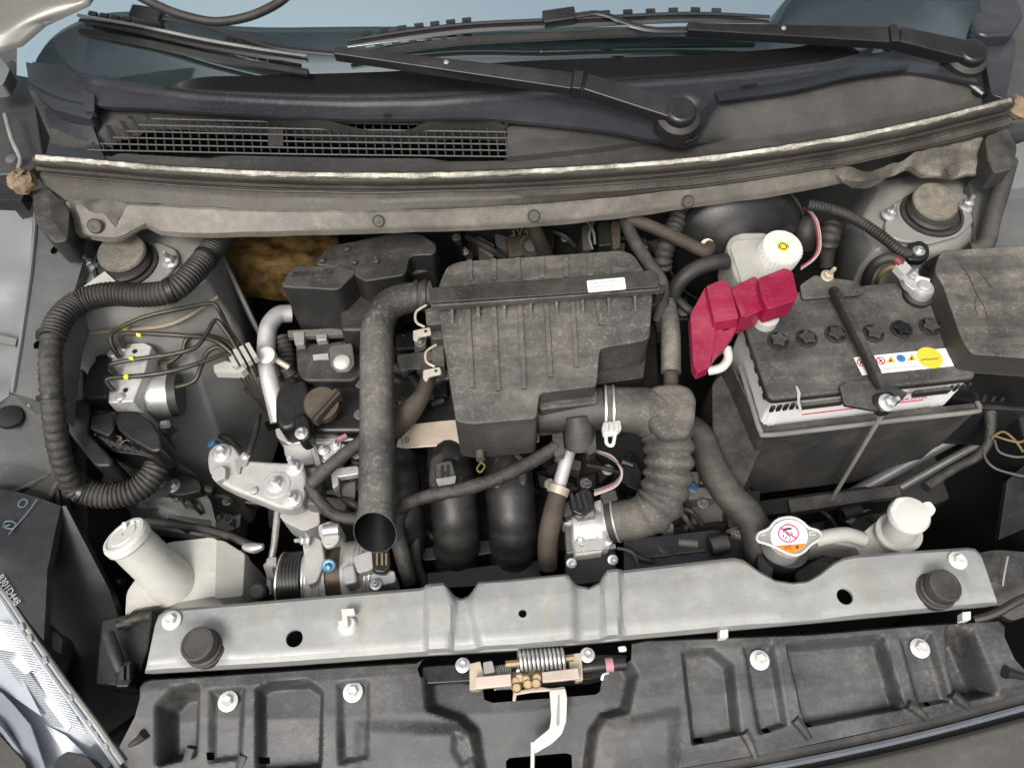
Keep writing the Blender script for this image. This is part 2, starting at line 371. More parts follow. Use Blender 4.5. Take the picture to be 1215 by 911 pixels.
# windshield glass: tinted pane with a strong mirror coat
g = bpy.data.materials.new('glass'); g.use_nodes = True; n = g.node_tree; n.nodes.clear()
o_ = n.nodes.new('ShaderNodeOutputMaterial'); mx = n.nodes.new('ShaderNodeMixShader'); tr = n.nodes.new('ShaderNodeBsdfTransparent'); gl = n.nodes.new('ShaderNodeBsdfGlossy'); fr = n.nodes.new('ShaderNodeFresnel')
tr.inputs[0].default_value = (.35, .40, .40, 1); gl.inputs['Roughness'].default_value = .015; gl.inputs[0].default_value = (.82, .99, 1, 1); fr.inputs[0].default_value = 11.
n.links.new(fr.outputs[0], mx.inputs[0]); n.links.new(tr.outputs[0], mx.inputs[1]); n.links.new(gl.outputs[0], mx.inputs[2]); n.links.new(mx.outputs[0], o_.inputs[0]); M['glass'] = g
# ---------------------------------------------------------------- small shared hardware
_BM = {}
def hw(kind, mt):
    k = (kind, mt)
    if k in _BM: return _BM[k]
    b = MB()
    if kind == 'bolt':      # flange washer and hex head, unit flange radius
        b.lathe([(1., 0), (1., .16), (.82, .24), (.62, .26)], (0, 0, 0), n=20); b.lathe([(.56, .2), (.56, .66), (.46, .76), (.3, .70)], (0, 0, 0), n=6)
    elif kind == 'nut':     # hex nut with stud
        b.lathe([(1., 0), (1., .18), (.7, .26)], (0, 0, 0), n=20); b.lathe([(.66, .2), (.66, .82), (.55, .92)], (0, 0, 0), n=6)
        b.lathe([(.3, .8), (.3, 1.6), (.22, 1.75)], (0, 0, 0), n=10)
    elif kind == 'stud':    # tall stud
        b.lathe([(1., 0), (1., .2), (.7, .28)], (0, 0, 0), n=20); b.lathe([(.68, .2), (.68, .95), (.55, 1.05)], (0, 0, 0), n=6)
        b.lathe([(.34, .9), (.34, 2.6), (.26, 2.8)], (0, 0, 0), n=10)
    elif kind == 'rivet':
        b.lathe([(1., 0), (1., .18), (.85, .32), (.7, .28), (.3, .36)], (0, 0, 0), n=20)
    elif kind == 'screw':
        b.lathe([(1., 0), (1., .12), (.9, .3), (.6, .45), (.2, .5)], (0, 0, 0), n=18)
    me = bpy.data.meshes.new(kind); me.from_pydata(b.V, [], b.F); me.materials.append(M[mt])
    bb = bmesh.new(); bb.from_mesh(me); bmesh.ops.recalc_face_normals(bb, faces=bb.faces); bb.to_mesh(me); bb.free()
    me.polygons.foreach_set('use_smooth', [True]*len(me.polygons)); me.set_sharp_from_angle(angle=R(28)); _BM[k] = me; return me
def bolt(p, r, parent, mt='steel', kind='bolt', ax=(0, 0, 1), name=None, spin=None, sz=1.):
    o = bpy.data.objects.new(name or kind, hw(kind, mt)); COL.objects.link(o); o.parent = parent
    o.location = Vector(p)-ORG[parent]; o.rotation_euler = (Vector(ax).to_track_quat('Z', 'Y') @ Matrix.Rotation(random.uniform(0, 6) if spin is None else spin, 3, 'Z').to_quaternion()).to_euler(); o.scale = (r, r, r*sz); return o
def text(st, size, p, xdir, ydir, mt, parent, name='lettering', al='CENTER', lift=.0006, ex=0.):
    c = bpy.data.curves.new('t', 'FONT'); c.body = st; c.size = size; c.align_x = al; c.align_y = 'CENTER'; c.extrude = ex
    t = bpy.data.objects.new('t', c); me = bpy.data.meshes.new_from_object(t); bpy.data.objects.remove(t)
    x = Vector(xdir).normalized(); z = x.cross(Vector(ydir)).normalized(); y = z.cross(x)
    mm = Matrix((x, y, z)).transposed(); q = Vector(p)+z*lift-ORG[parent]
    for v in me.vertices: v.co = mm @ v.co+q
    me.materials.clear(); me.materials.append(M[mt]); me.name = name
    o = bpy.data.objects.new(name, me); COL.objects.link(o); o.parent = parent; return o
def patch(poly, z, mt, parent, name, th=.0006, r=0, **k):
    return MB().px(poly, z, th, r=r, **k).build(name, mt, parent)
# ================================================================ the setting
g = MB().box((0, 0, -.70), (400, 400, .02)).build('ground', 'asphalt', kind='structure'); g['label'] = 'dark ground far below the engine bay'
# ---- engine bay shell: aprons, floor, firewall
fw = thing('firewall', 'dark dusty firewall behind the engine under the cowl lip', 'firewall', (0, .55, -.45))
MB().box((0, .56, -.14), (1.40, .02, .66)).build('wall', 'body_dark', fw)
MB().box((0, .22, -.46), (1.40, .72, .02)).build('light_block_floor', 'deep', fw)  # unseen floor added to stop light coming in from below
ins = sheet([([(240, 262), (300, 262), (400, 262)], .17), ([(232, 300), (300, 300), (400, 300)], .10), ([(240, 345), (300, 350), (400, 360)], .03)], 24, 8, th=.01, nz=.016, nsc=28)
ins.build('insulation_pad', 'insulation', fw, smooth=60, label='rusty brown heat pad left of the black resonator')
text('3V41', .017, PY(620, 275, .50), (1, 0, 0), (0, .4, 1), 'zinc_brown', fw)
def apron(sd, label):
    t = thing('inner_fender', label, 'inner fender', (sd*.66, .2, -.45), 'inner fenders'); return t
L = apron(-1, 'dark grey inner fender with strut tower at the left, behind the brake modulator')
# long side wall
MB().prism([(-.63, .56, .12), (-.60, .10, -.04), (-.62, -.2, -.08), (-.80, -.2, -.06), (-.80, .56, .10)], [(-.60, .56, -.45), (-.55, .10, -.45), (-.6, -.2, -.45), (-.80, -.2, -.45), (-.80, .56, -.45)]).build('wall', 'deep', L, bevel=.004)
def loft(secs):
    mb = MB(); n = len(secs[0][0]); V = []; F = []
    for poly, z in secs: V += [P(x, y, z) for x, y in poly]
    for i in range(len(secs)-1):
        for k in range(n): F.append([i*n+k, i*n+(k+1) % n, (i+1)*n+(k+1) % n, (i+1)*n+k])
    F.append(list(range(n))); return mb.add(V, F)
loft([([(100, 300), (150, 280), (205, 276), (238, 296), (228, 326), (190, 348), (120, 352), (96, 336)], .142),
      ([(84, 290), (150, 262), (230, 266), (254, 292), (246, 332), (200, 358), (110, 366), (84, 352)], .136),
      ([(78, 280), (150, 250), (240, 258), (262, 285), (256, 350), (205, 380), (92, 394), (74, 366)], .108),
      ([(66, 280), (150, 240), (250, 250), (275, 285), (285, 390), (226, 420), (80, 440), (62, 400)], .05),
      ([(66, 270), (150, 240), (262, 250), (290, 300), (312, 450), (260, 520), (90, 545), (55, 470)], -.06),
      ([(66, 270), (150, 240), (262, 250), (290, 300), (332, 520), (300, 620), (110, 640), (70, 560)], -.20)]).build('strut_tower', 'tower', L, bevel=.006, seg=3)
MB().tp([(78, 397, .104), (140, 392, .108), (205, 384, .108), (258, 352, .108)], .0022, n=6).build('seam_sealant', 'sealant', L)
MB().tp([(262, 300, .10), (300, 380, .04), (330, 440, -.02), (333, 505, -.08)], .004, n=6).build('seam_sealant', 'body_grey', L)
# upper rail
rail = sheet([([(42, 236), (52, 232), (112, 262)], .172), ([(38, 300), (60, 298), (100, 305)], .168), ([(26, 390), (45, 392), (74, 395)], .155), ([(14, 466), (35, 472), (62, 482)], .145)], 20, 10, [], th=.05)
rail.build('rail', 'body_grey', L, smooth=60)
for x, y, z in ((64, 297, .1685), (44, 409, .1535)): MB().lathe([(.0038, 0), (.0038, .0006)], P(x, y, z+.0008), n=14, el=1.6).build('panel_hole', 'void', L)  # flat black discs paint the darkness of the holes
MB().tp([(43, 238, .173), (39, 300, .169), (27, 390, .156), (15, 466, .146)], .0028, n=6).build('rail_edge', 'body_light', L)
MB().tp([(62, 425, .13), (48, 455, .12), (34, 482, .12)], .002, n=6).build('seam_sealant', 'sealant', L)
sheet([([(-70, 190), (-20, 205), (40, 240)], .15), ([(-80, 300), (-20, 305), (36, 310)], .12), ([(-90, 400), (-20, 390), (24, 400)], .10), ([(-90, 520), (-20, 490), (10, 470)], .09)], 16, 8, [([(-60, 350), (20, 345), (14, 450), (-60, 470)], -.012, 14)], th=.01).build('fender_flange', 'body_light', L)
sheet([([(-40, 455), (20, 470), (60, 484)], .09), ([(-40, 540), (20, 545), (66, 560)], .06), ([(-40, 600), (20, 590), (72, 600)], .02)], 16, 6, th=.02).build('skirt_panel', 'body_dark', L)
MB().lathe([(.016, 0), (.015, .006), (.008, .008)], P(12, 496, .085), (.3, 0, 1)).build('rubber_grommet', 'deep', L)
MB().lathe([(.009, 0), (.009, .0008)], P(3, 240, .146), (.2, -.1, 1), n=18).build('panel_hole', 'void', L)
sheet([([(-70, 404), (-20, 394), (20, 402)], .108), ([(-70, 414), (-20, 404), (18, 410)], .104)], 10, 2, th=.004).build('panel_fold', 'body_grey', L)
# rail behind the headlamp, bracket with flange bolt
rl = sheet([([(75, 560), (160, 520), (230, 560)], -.06), ([(110, 600), (180, 590), (250, 595)], -.09), ([(120, 625), (190, 628), (262, 640)], -.12)], 24, 6, [([(150, 600), (250, 622), (250, 628), (150, 606)], .008, 3)], th=.03)
rl.build('frame_rail', 'body_grey', L)
MB().px([(75, 500), (120, 470), (190, 545), (200, 575), (150, 590), (90, 580)], -.03, .03, r=12).build('modulator_shelf', 'body_grey', L, bevel=.004)
MB().px([(192, 565), (218, 562), (236, 568), (240, 582), (214, 588), (192, 584)], -.055, .02, r=6).build('rail_bracket', 'rubber', L, bevel=.003)
bolt(P(205, 576, -.055), .0105, L, 'steel'); bolt(P(202, 511, -.02), .007, L, 'bolt_blue', 'nut', (1, -.2, .3))
for q in ((113, 552), (135, 556)): MB().lathe([(.006, 0), (.006, .001)], P(q[0], q[1], -.029)).build('panel_hole', 'void', L)
# ---- right apron
Rr = apron(1, 'grey inner fender with strut tower at the right, behind the fuse box')
MB().prism([(.63, .56, .13), (.60, .10, .02), (.62, -.2, .0), (.80, -.2, .05), (.80, .56, .14)], [(.60, .56, -.45), (.58, .10, -.45), (.6, -.2, -.45), (.80, -.2, -.45), (.80, .56, -.45)]).build('wall', 'deep', Rr, bevel=.004)
loft([([(1042, 256), (1058, 232), (1100, 216), (1146, 224), (1162, 244), (1150, 272), (1110, 284), (1060, 280)], .142),
      ([(1020, 262), (1046, 222), (1100, 206), (1160, 214), (1176, 244), (1164, 286), (1110, 300), (1040, 296)], .134),
      ([(1004, 270), (1030, 216), (1100, 196), (1170, 205), (1190, 240), (1178, 300), (1110, 330), (1020, 320)], .10),
      ([(985, 280), (1010, 210), (1100, 190), (1180, 200), (1200, 250), (1190, 340), (1110, 400), (990, 390)], .0),
      ([(985, 300), (1010, 210), (1100, 190), (1180, 200), (1215, 260), (1200, 420), (1110, 460), (980, 450)], -.2)]).build('strut_tower', 'tower', Rr, bevel=.006, seg=3)
sheet([([(1150, 215), (1190, 190), (1215, 180), (1260, 150)], .16), ([(1155, 260), (1192, 260), (1240, 255)], .15), ([(1165, 330), (1205, 330), (1260, 330)], .14), ([(1180, 420), (1215, 420), (1270, 420)], .13)], 16, 6, th=.05).build('rail', 'body_grey', Rr)
sheet([([(1195, 175), (1240, 160), (1300, 150)], .175), ([(1197, 225), (1240, 220), (1300, 210)], .172)], 10, 5, th=.02).build('fender_flange', 'body_light', Rr)
MB().px([(1000, 640), (1040, 540), (1120, 490), (1260, 420), (1260, 520), (1130, 590)], -.15, .05, r=6).build('rail_floor', 'body_dark', Rr, bevel=.004)  # paint darkened to stand for shade low in the bay
for q, w in (([(985, 600, -.12), (1080, 548, -.07), (1160, 505, -.03), (1270, 446, .0)], .009), ([(1010, 612, -.13), (1100, 560, -.08), (1170, 522, -.045), (1270, 474, -.02)], .006)): MB().tp(q, w, n=10).build('frame_rail', 'body_grey', Rr)
MB().tp([(1195, 192, .19), (1187, 225, .18), (1176, 262, .165), (1168, 290, .155), (1150, 296, .15)], [.013, .012, .0115, .012, .009], n=12).build('brace_tube', 'hose_mid', Rr)
patch([(1182, 200), (1189, 195), (1196, 197), (1195, 203), (1186, 205)], .205, 'paint_yellow', Rr, 'paint_mark', th=.003)
# ---- cowl front panel (sheet metal), lip with rivets
cw = thing('cowl_panel', 'brown dusty cowl panel with a riveted lip above the engine', 'cowl panel', (0, .5, .15))
A = [(47, 190), (200, 205), (400, 213), (620, 209), (850, 192), (1050, 160), (1198, 124)]
B = [(78, 238), (150, 240), (250, 246), (450, 250), (640, 242), (830, 222), (985, 198), (1090, 178), (1180, 158)]
C = [(90, 280), (150, 282), (163, 274), (172, 269), (186, 276), (205, 279), (300, 279), (450, 275), (640, 267), (850, 241), (960, 224), (1015, 212)]
def off(c, d, dx=0): return [(x+dx, y+d) for x, y in c]
sheet([(off(A, 2), .243), (off(A, 6), .236), (off(A, 13), .232), (off(A, 15), .226), (off(A, 24), .222), (B, .212)], 80, 3, th=.004, nz=.002, nsc=20).build('channel', 'cowl_metal', cw)
Bl = [(78, 239), (150, 240.5), (250, 246), (450, 250), (640, 242), (830, 222), (985, 197)]
sheet([(Bl, .213), (off(Bl, 3), .2135), ([(88, 276), (150, 278), (163, 270), (172, 265), (186, 272), (205, 275), (300, 275), (450, 271), (640, 263), (850, 237), (960, 220), (1012, 208)], .196), (C, .190)], 120, 5, th=.003, nz=.0016, nsc=30).build('lip', 'lip_metal', cw)
sheet([([(985, 197), (1040, 200), (1090, 180), (1165, 158)], .212), ([(1000, 216), (1045, 211), (1090, 196), (1170, 180)], .196), ([(1012, 222), (1048, 214), (1062, 203), (1110, 210), (1175, 204)], .186)], 40, 6, th=.004, nz=.008, nsc=45).build('lip_end', 'lip_dirt', cw, label='crumpled mud-caked end of the lip')
sheet([([(82, 238), (110, 238), (150, 241)], .216), ([(88, 262), (112, 260), (140, 262)], .205), ([(94, 280), (118, 278), (136, 281)], .196)], 20, 6, th=.004, nz=.006, nsc=45).build('lip_end', 'cowl_metal', cw)
for x, y, q in ((449, 262, .0075), (633, 256, .0078), (816, 239, .0078), (113, 268, .0095), (1130, 202, .0085)):
    bolt(P(x, y, .206), q, cw, 'cowl_metal', 'rivet', (0, -.75, .66), spin=0)
# ---- rubber weather seal along the cowl edge
ws_ = thing('cowl_seal', 'long worn rubber weather seal with pale painted highlight under the vent', 'seal', P(620, 207, .235))
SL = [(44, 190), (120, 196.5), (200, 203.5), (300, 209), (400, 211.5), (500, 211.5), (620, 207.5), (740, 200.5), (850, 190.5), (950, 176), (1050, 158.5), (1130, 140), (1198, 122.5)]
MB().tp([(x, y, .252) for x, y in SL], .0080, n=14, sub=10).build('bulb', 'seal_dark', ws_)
MB().tp([(x, y-2.5, .2585) for x, y in SL], .0040, n=10, sub=14, wob=.12).build('highlight_bead', 'seal', ws_)  # pale bead paints the bright highlight along the top of the bulb
MB().tp([(x, y+10, .240) for x, y in SL], .0030, n=8, sub=10).build('clip_edge', 'cowl_metal', ws_)
sb = thing('seal_corner', 'black rubber end block under the left end of the weather seal', 'rubber block', P(60, 260, .15), 'seal end blocks')
MB().px([(38, 225), (58, 222), (82, 250), (80, 285), (64, 288), (40, 262)], .215, .04, r=5).build('block', 'plastic', sb, bevel=.004)
MB().px([(58, 224), (82, 250), (80, 284), (62, 262)], .219, .004, r=4).build('face', 'rubber', sb)
sb = thing('seal_corner', 'grey rubber end block under the right end of the weather seal', 'rubber block', P(1190, 185, .15), 'seal end blocks')
MB().px([(1168, 162), (1196, 150), (1208, 175), (1202, 200), (1180, 206), (1172, 190)], .215, .03, r=6).build('block', 'hose_mid', sb, bevel=.004)
for xy, lb in (((26, 214), 'crumbling tan foam pad at the left end of the weather seal'), ((1208, 128), 'crumbling tan foam pad at the right end of the weather seal')):
    fm = MB().lathe([(.003, -.012), (.010, -.011), (.014, -.007), (.015, .0), (.013, .006), (.008, .010), (.003, .012)], P(xy[0], xy[1], .233), (.2, -.2, 1), n=16)
    for v in fm.V: v += Vector([random.uniform(-.0028, .0028) for _ in range(3)])
    fm.build('foam_pad', 'foam', label=lb, cat='foam pad', group='foam pads')
# ---- left hinge corner: fender corner and hinge
hg = thing('hinge_assembly', 'dark hood hinge and bracket at the left end of the cowl', 'hinge', P(20, 200, .2))
MB().px([(-40, 100), (14, 70), (44, 95), (40, 110), (52, 190), (30, 205), (-40, 210)], .20, .05).build('bracket', 'body_dark', hg, bevel=.003)
MB().tp([(6, 136, .225), (14, 165, .225), (24, 188, .225), (22, 200, .225)], .003, n=8).build('spring_rod', 'steel_dull', hg)
bolt(P(14, 189, .215), .008, hg, 'body_grey', 'screw'); MB().px([(-20, 218), (30, 222), (26, 238), (-20, 236)], .20, .02, r=3).build('catch', 'gloss_black', hg, bevel=.002)
MB().px([(-30, 60), (-4, 62), (12, 82), (4, 100), (-30, 105)], .25, .02, r=4).build('bracket', 'body_light', hg, bevel=.002)
# ---- windshield
G = [(52, 20), (62, 52), (78, 76), (130, 95), (200, 106), (300, 114), (400, 118), (500, 117), (600, 110), (700, 101), (800, 93), (900, 84), (1000, 68), (1060, 38), (1095, 2)]
GG = [(20, 72), (75, 82), (130, 93), (200, 105), (300, 113), (400, 118), (500, 117), (600, 110), (700, 101), (800, 93), (900, 84), (1000, 72), (1090, 58), (1170, 44)]
gw = [P(x, y, .262) for x, y in catmull(GG, 4)]
ws = thing('windshield', 'tinted windshield mirroring pale sky above the wipers', 'windshield', (0, .62, .26))
GK = .42
def glassrow(s, e=0): return [v+Vector((v.x*.02*s, s, s*GK+e)) for v in gw]
mb = MB(); ss = [-.02, 0, .03, .06, .1, .15, .2, .3, .45, .7]; nG = len(gw)
V = [p for s in ss for p in glassrow(s)]
mb.add(V, [[i*nG+j, i*nG+j+1, (i+1)*nG+j+1, (i+1)*nG+j] for i in range(len(ss)-1) for j in range(nG-1)]); mb.build('pane', 'glass', ws, smooth=80)
# black sheet painting a dark reflection along the lower edge of the pane
F2 = [(196, 104), (215, 97), (300, 90), (370, 88), (480, 84), (600, 74), (720, 69), (830, 65), (940, 57), (1005, 52), (1020, 62)]
F1 = [(196, 106), (215, 108), (300, 114), (370, 117), (480, 117.5), (600, 110), (720, 99), (830, 90), (940, 78), (1005, 67), (1020, 62)]
sheet([(F1, .267), (F2, [(196, .27), (215, .275), (480, .283), (720, .283), (1005, .276), (1020, .272)])], 60, 4, th=.001).build('dark_reflection', 'matte_black', ws, smooth=70)
MB().prism([(-.66, .60, .17), (.66, .60, .17), (.66, 1.4, .2), (-.66, 1.4, .2)], [(-.66, .60, .1), (.66, .60, .1), (.66, 1.4, .1), (-.66, 1.4, .1)]).build('dashboard', 'plastic_clean', label='black plastic dashboard behind the windshield', cat='dashboard')
# ---- black plastic cowl cover with vent mesh
cc = thing('cowl_cover', 'black plastic cowl cover with vent mesh below the windshield', 'cowl cover', (0, .58, .22))
H = [(34, 98), (60, 112), (110, 124), (200, 130), (300, 136), (400, 141), (480, 142), (560, 140), (640, 146), (720, 155), (790, 166), (830, 158), (848, 128), (870, 121), (940, 110), (1015, 93), (1080, 86), (1160, 98)]
H2 = [(34, 106), (60, 118), (110, 128), (200, 134), (300, 140), (400, 146), (480, 147), (560, 145), (640, 150), (720, 160), (790, 170), (830, 163), (848, 134), (870, 126), (940, 115), (1015, 98), (1080, 91), (1160, 102)]
J = [(58, 188), (200, 200), (400, 207), (620, 203), (850, 186), (1050, 154), (1185, 122)]
sheet([(off(G, -3), .266), (off(G, 2), .268), (off(G, 9), .264), ([(36, 84), (66, 104), (112, 118), (200, 124), (300, 130), (400, 134), (480, 134), (560, 130), (640, 132), (720, 130), (800, 128), (900, 115), (1000, 96), (1080, 70), (1140, 40)], .262), (H, [(34, .264), (800, .264), (850, .275), (1080, .275), (1160, .264)])], 150, 4, [([(795, 122), (820, 116), (838, 130), (836, 156), (815, 168), (790, 160)], -.018, 6)], th=.004, nz=.0012, nsc=14).build('band', 'cowl_plastic', cc, smooth=60)
GR = [(180, 140), (600, 150), (600, 186), (104, 178)]
sheet([(H, [(34, .2635), (800, .2635), (850, .2745), (1080, .2745), (1160, .2635)]), (H2, [(34, .246), (800, .246), (850, .268), (1080, .268), (1160, .25)]), ([(60, 165), (200, 172), (400, 178), (620, 178), (850, 168), (1050, 140), (1180, 112)], .2375), (J, .236)], 160, 6, [([(176, 139), (390, 142), (600, 143), (601, 188), (104, 180), (134, 156)], -.05, 2.)], th=.003, nz=.0008, nsc=14).build('skirt_panel', 'cowl_dust', cc, smooth=45)
vm = MB()
for i in range(6):
    t = i/5; vm.tube([P(104+76*(1-t)*1.0, 141+37*t, .2445-.006*t)-Vector((0, .0, 0)), P(352, 145.5+37.5*t, .2445-.006*t), P(602, 149.5+36.5*t, .2445-.006*t)], .0011, n=4, sub=1)
for k in range(48):
    x = 112+k*10.4
    if x > 604: break
    t0 = max(0., min(1., (180-x)/76)) if x < 180 else 0.
    ytop = 141+(x-180)/420*8.5 if x > 180 else 141+37*t0
    ybot = 178+(x-104)/496*8
    if ybot-ytop < 4: continue
    zt = .2445-.006*t0; vm.tube([P(x-2, ytop, zt), P(x+1, ybot, .2385)], .0010, n=4)
vm.build('vent_mesh', 'cowl_dust', cc, kind='stuff')
MB().px([(318, 151), (336, 151), (336, 173), (318, 173)], .2425, .001).build('vent_backing', 'cowl_dust', cc)
MB().px([(104, 178), (180, 141), (600, 149), (600, 186)], .222, .002).build('vent_shade', 'void', cc)  # black sheet paints the shade under the mesh
# dusty triangular flat right of the mesh, raised housing by the right pivot
MB().px([(602, 150), (690, 152), (785, 164), (700, 176), (602, 186)], .2465, .012, r=3, ky=.05, y0=.5).build('vent_blank', 'cowl_dust', cc, bevel=.002)
sheet([([(848, 109), (940, 95), (1020, 77), (1080, 72)], .270), ([(854, 119), (940, 107), (1015, 90), (1074, 82)], .287)], 30, 3, th=.003).build('housing_top', 'cowl_plastic', cc, smooth=60)
for e, q in ((-1, [(28, 60), (52, 50), (66, 84), (100, 112), (112, 126), (110, 142), (60, 128), (34, 100)]), (1, [(1064, 44), (1150, 4), (1172, 6), (1164, 36), (1146, 52), (1120, 82), (1078, 78)])):
    MB().px(q, .262, .03, r=10).build('end_moulding', 'cowl_plastic', cc, bevel=.008, seg=3)
MB().px([(96, 106), (112, 112), (112, 132), (100, 132)], .268, .01, r=2).build('end_clip', 'cowl_plastic', cc, bevel=.002)
MB().px([(1150, 6), (1182, -14), (1204, -12), (1216, 18), (1202, 40), (1170, 42), (1158, 38)], .276, .035, r=5).build('end_moulding', 'cowl_plastic', cc, bevel=.006, seg=3)
MB().px([(1164, 46), (1204, 42), (1206, 62), (1194, 118), (1176, 112), (1170, 78)], .258, .05, r=5).build('end_moulding', 'cowl_plastic', cc, bevel=.006, seg=3)
MB().px([(1120, 74), (1166, 54), (1174, 80), (1180, 112), (1150, 108)], .246, .03, r=5).build('end_moulding', 'plastic_clean', cc, bevel=.005, seg=3)
MB().tp([(1148, 98, .256), (1156, 104, .254), (1166, 112, .252)], .002, n=6).build('washer_nozzle', 'steel_dull', cc)
sheet([([(52, 130), (66, 124), (110, 150)], .25), ([(60, 160), (80, 168), (118, 172)], .236), ([(54, 186), (80, 190), (125, 190)], .24)], 14, 6, th=.01).build('end_rib', 'cowl_plastic', cc, bevel=0)
patch([(455, 134), (463, 134), (463, 137), (455, 137)], .2685, 'deep', cc, 'drain_slot', th=.002)
patch([(880, 101), (898, 98), (898, 100), (880, 103)], .280, 'deep', cc, 'drain_slot', th=.002)
# ---- wipers
def seg(mb, a, b, wa, wb, h):
    """tapered bar, top faces up"""
    a, b = Vector(a), Vector(b); d = (b-a).normalized(); s = d.cross(Vector((0, -.35, 1))).normalized(); u = s.cross(d).normalized()
    top = [a+s*wa, b+s*wb, b-s*wb, a-s*wa]; return mb.prism([p+u*h/2 for p in top], [p-u*h/2 for p in top])
def wiper(name, label, hub, kn, el, arm, blade, slots):
    t = thing(name, label, 'wiper', P(*hub)-Vector((0, 0, .03)), 'windshield wipers')
    h = P(*hub)
    MB().lathe([(.026, -.03), (.026, -.004), (.02, .0), (.014, -.002)], h, (0, -.25, 1), n=28).build('pivot_collar', 'rubber', t)
    mb = MB(); a, b = P(*kn), P(*el); mb.lathe([(.019, -.012), (.0195, .008), (.016, .012)], h, (0, -.25, 1), n=28); seg(mb, h, a, .014, .0115, .02); mb.build('hub', 'wiper_black', t, bevel=.002)
    mb = MB(); seg(mb, a+(b-a)*.01, a+(b-a)*.05, .0125, .0125, .023); mb.build('hinge_knuckle', 'wiper_black', t, bevel=.0015)
    mb = MB(); seg(mb, a+(b-a)*.05, b, .0115, .0055, .016); mb.build('arm_channel', 'wiper_black', t, bevel=.0015)
    mb = MB(); ps = [b]+[P(*q) for q in arm]
    mb.tube(ps, .0045, n=8, sub=4, flat=.6); mb.build('arm_rod', 'wiper_black', t)
    bolt(a+(b-a)*.55+Vector((0, 0, .008)), .0032, t, 'steel_dull', 'screw', (0, -.3, 1))
    q = [P(*x) for x in blade]; n = len(q)
    mb = MB(); mb.tube(q, [.0035]+[.0075]*(n-2)+[.0035], n=8, sub=6, flat=.55); bl = mb.build('blade_frame', 'wiper_black', t)
    mb = MB(); mb.tube([x-Vector((0, .014, .008)) for x in q], .0035, n=6, sub=5, flat=1.6); mb.build('rubber_strip', 'rubber', bl)
    mb = MB(); mb.tube([x+Vector((0, .001, .006)) for x in q], .0022, n=6, sub=5); mb.build('spring_strip', 'steel_dull' if slots else 'wiper_black', bl)
    for k in range(7):
        for f0 in (.05, .62):
            f = f0+k*.045; i = f*(n-1); j = int(i); c = q[j].lerp(q[min(j+1, n-1)], i-j); d = (q[min(j+1, n-1)]-q[j]).normalized()
            mb = MB(); seg(mb, c+Vector((0, .012, .004))-d*.006, c+Vector((0, .012, .004))+d*.006, .0028, .0028, .004); mb.build('frame_slot', 'wiper_black', bl)
    c = P(*arm[-1]); e = P(*arm[-2]); d = (c-e).normalized(); mb = MB(); seg(mb, c-d*.03, c+d*.012, .009, .009, .016); mb.build('blade_joint', 'wiper_black', t, bevel=.002)
    return t
wiper('wiper_arm', 'long black wiper whose arm pivots beside the vent mesh and lies leftward', (806, 136, .292), (694, 102, .306), (398, 64, .320), [(330, 56, .322), (272, 38, .322), (225, 26, .322), (168, 18, .322)],
      [(95, 24, .296), (170, 37, .298), (240, 52, .299), (310, 64, .299), (365, 72, .297)], True)
wiper('wiper_arm', 'black wiper whose arm pivots at the right corner of the windshield', (1150, 66, .282), (1064, 46, .298), (814, 36, .316), [(765, 34, .318), (715, 17, .322), (690, 18, .322), (655, 23, .320)],
      [(412, 54, .300), (490, 42, .306), (560, 34, .310), (640, 30, .312), (720, 26, .312), (820, 22, .312), (912, 26, .306)], False)
# ---- hood, propped open: rear edge above the glass, inner face towards the bay
hd = thing('hood', 'raised hood, only its pale rear corner showing at the top left', 'hood', (0, .74, .36))
HR = [(-.84, .64, .40), (-.79, .75, .41), (-.72, .795, .42), (-.61, .79, .42), (-.43, .738, .42), (-.2, .712, .42), (0, .703, .42), (.18, .698, .42), (.38, .694, .42), (.44, .745, .42), (.6, .785, .42), (.74, .77, .42), (.80, .62, .42)]
hr = [Vector(p) for p in catmull(HR, 5)]; mb = MB(); up = Vector((0, -.34, .94)); nH = len(hr)
def hrow(s, b): return [v+up*s+Vector((-v.x*.10*s, b, 0)) for v in hr]
hrw = [hrow(0, 0), hrow(.015, -.012), hrow(.05, -.02), hrow(.3, -.03), hrow(.6, -.03), hrow(.85, .0)]
mb.add([p for r_ in hrw for p in r_], [[i*nH+j, i*nH+j+1, (i+1)*nH+j+1, (i+1)*nH+j] for i in range(len(hrw)-1) for j in range(nH-1)]); mb.build('inner_panel', 'hood_inner', hd, smooth=60)
mb = MB(); hro = [hrow(0, .0), hrow(.01, .012), hrow(.05, .014), hrow(.4, .02), hrow(.85, .005)]
mb.add([p for r_ in hro for p in r_], [[i*nH+j, i*nH+j+1, (i+1)*nH+j+1, (i+1)*nH+j] for i in range(len(hro)-1) for j in range(nH-1)]); mb.build('outer_skin', 'hood_paint', hd, smooth=60)
sheet([([(-60, -40), (20, -40), (130, -40)], .40), ([(-60, 5), (20, 4), (104, 2)], .385), ([(-60, 40), (-10, 42), (52, 26)], .37), ([(-60, 62), (-10, 60), (24, 50)], .36)], 16, 6, th=.006).build('corner', 'hood_paint', hd, smooth=60)
MB().tp([(150, -12, .40), (185, 6, .39), (215, 18, .385), (255, 26, .38), (295, 20, .385), (330, 4, .39), (350, -14, .40)], .0052, n=10, sub=8).build('washer_hose', 'rubber', label='thin black washer hose sagging below the raised hood', cat='hose')
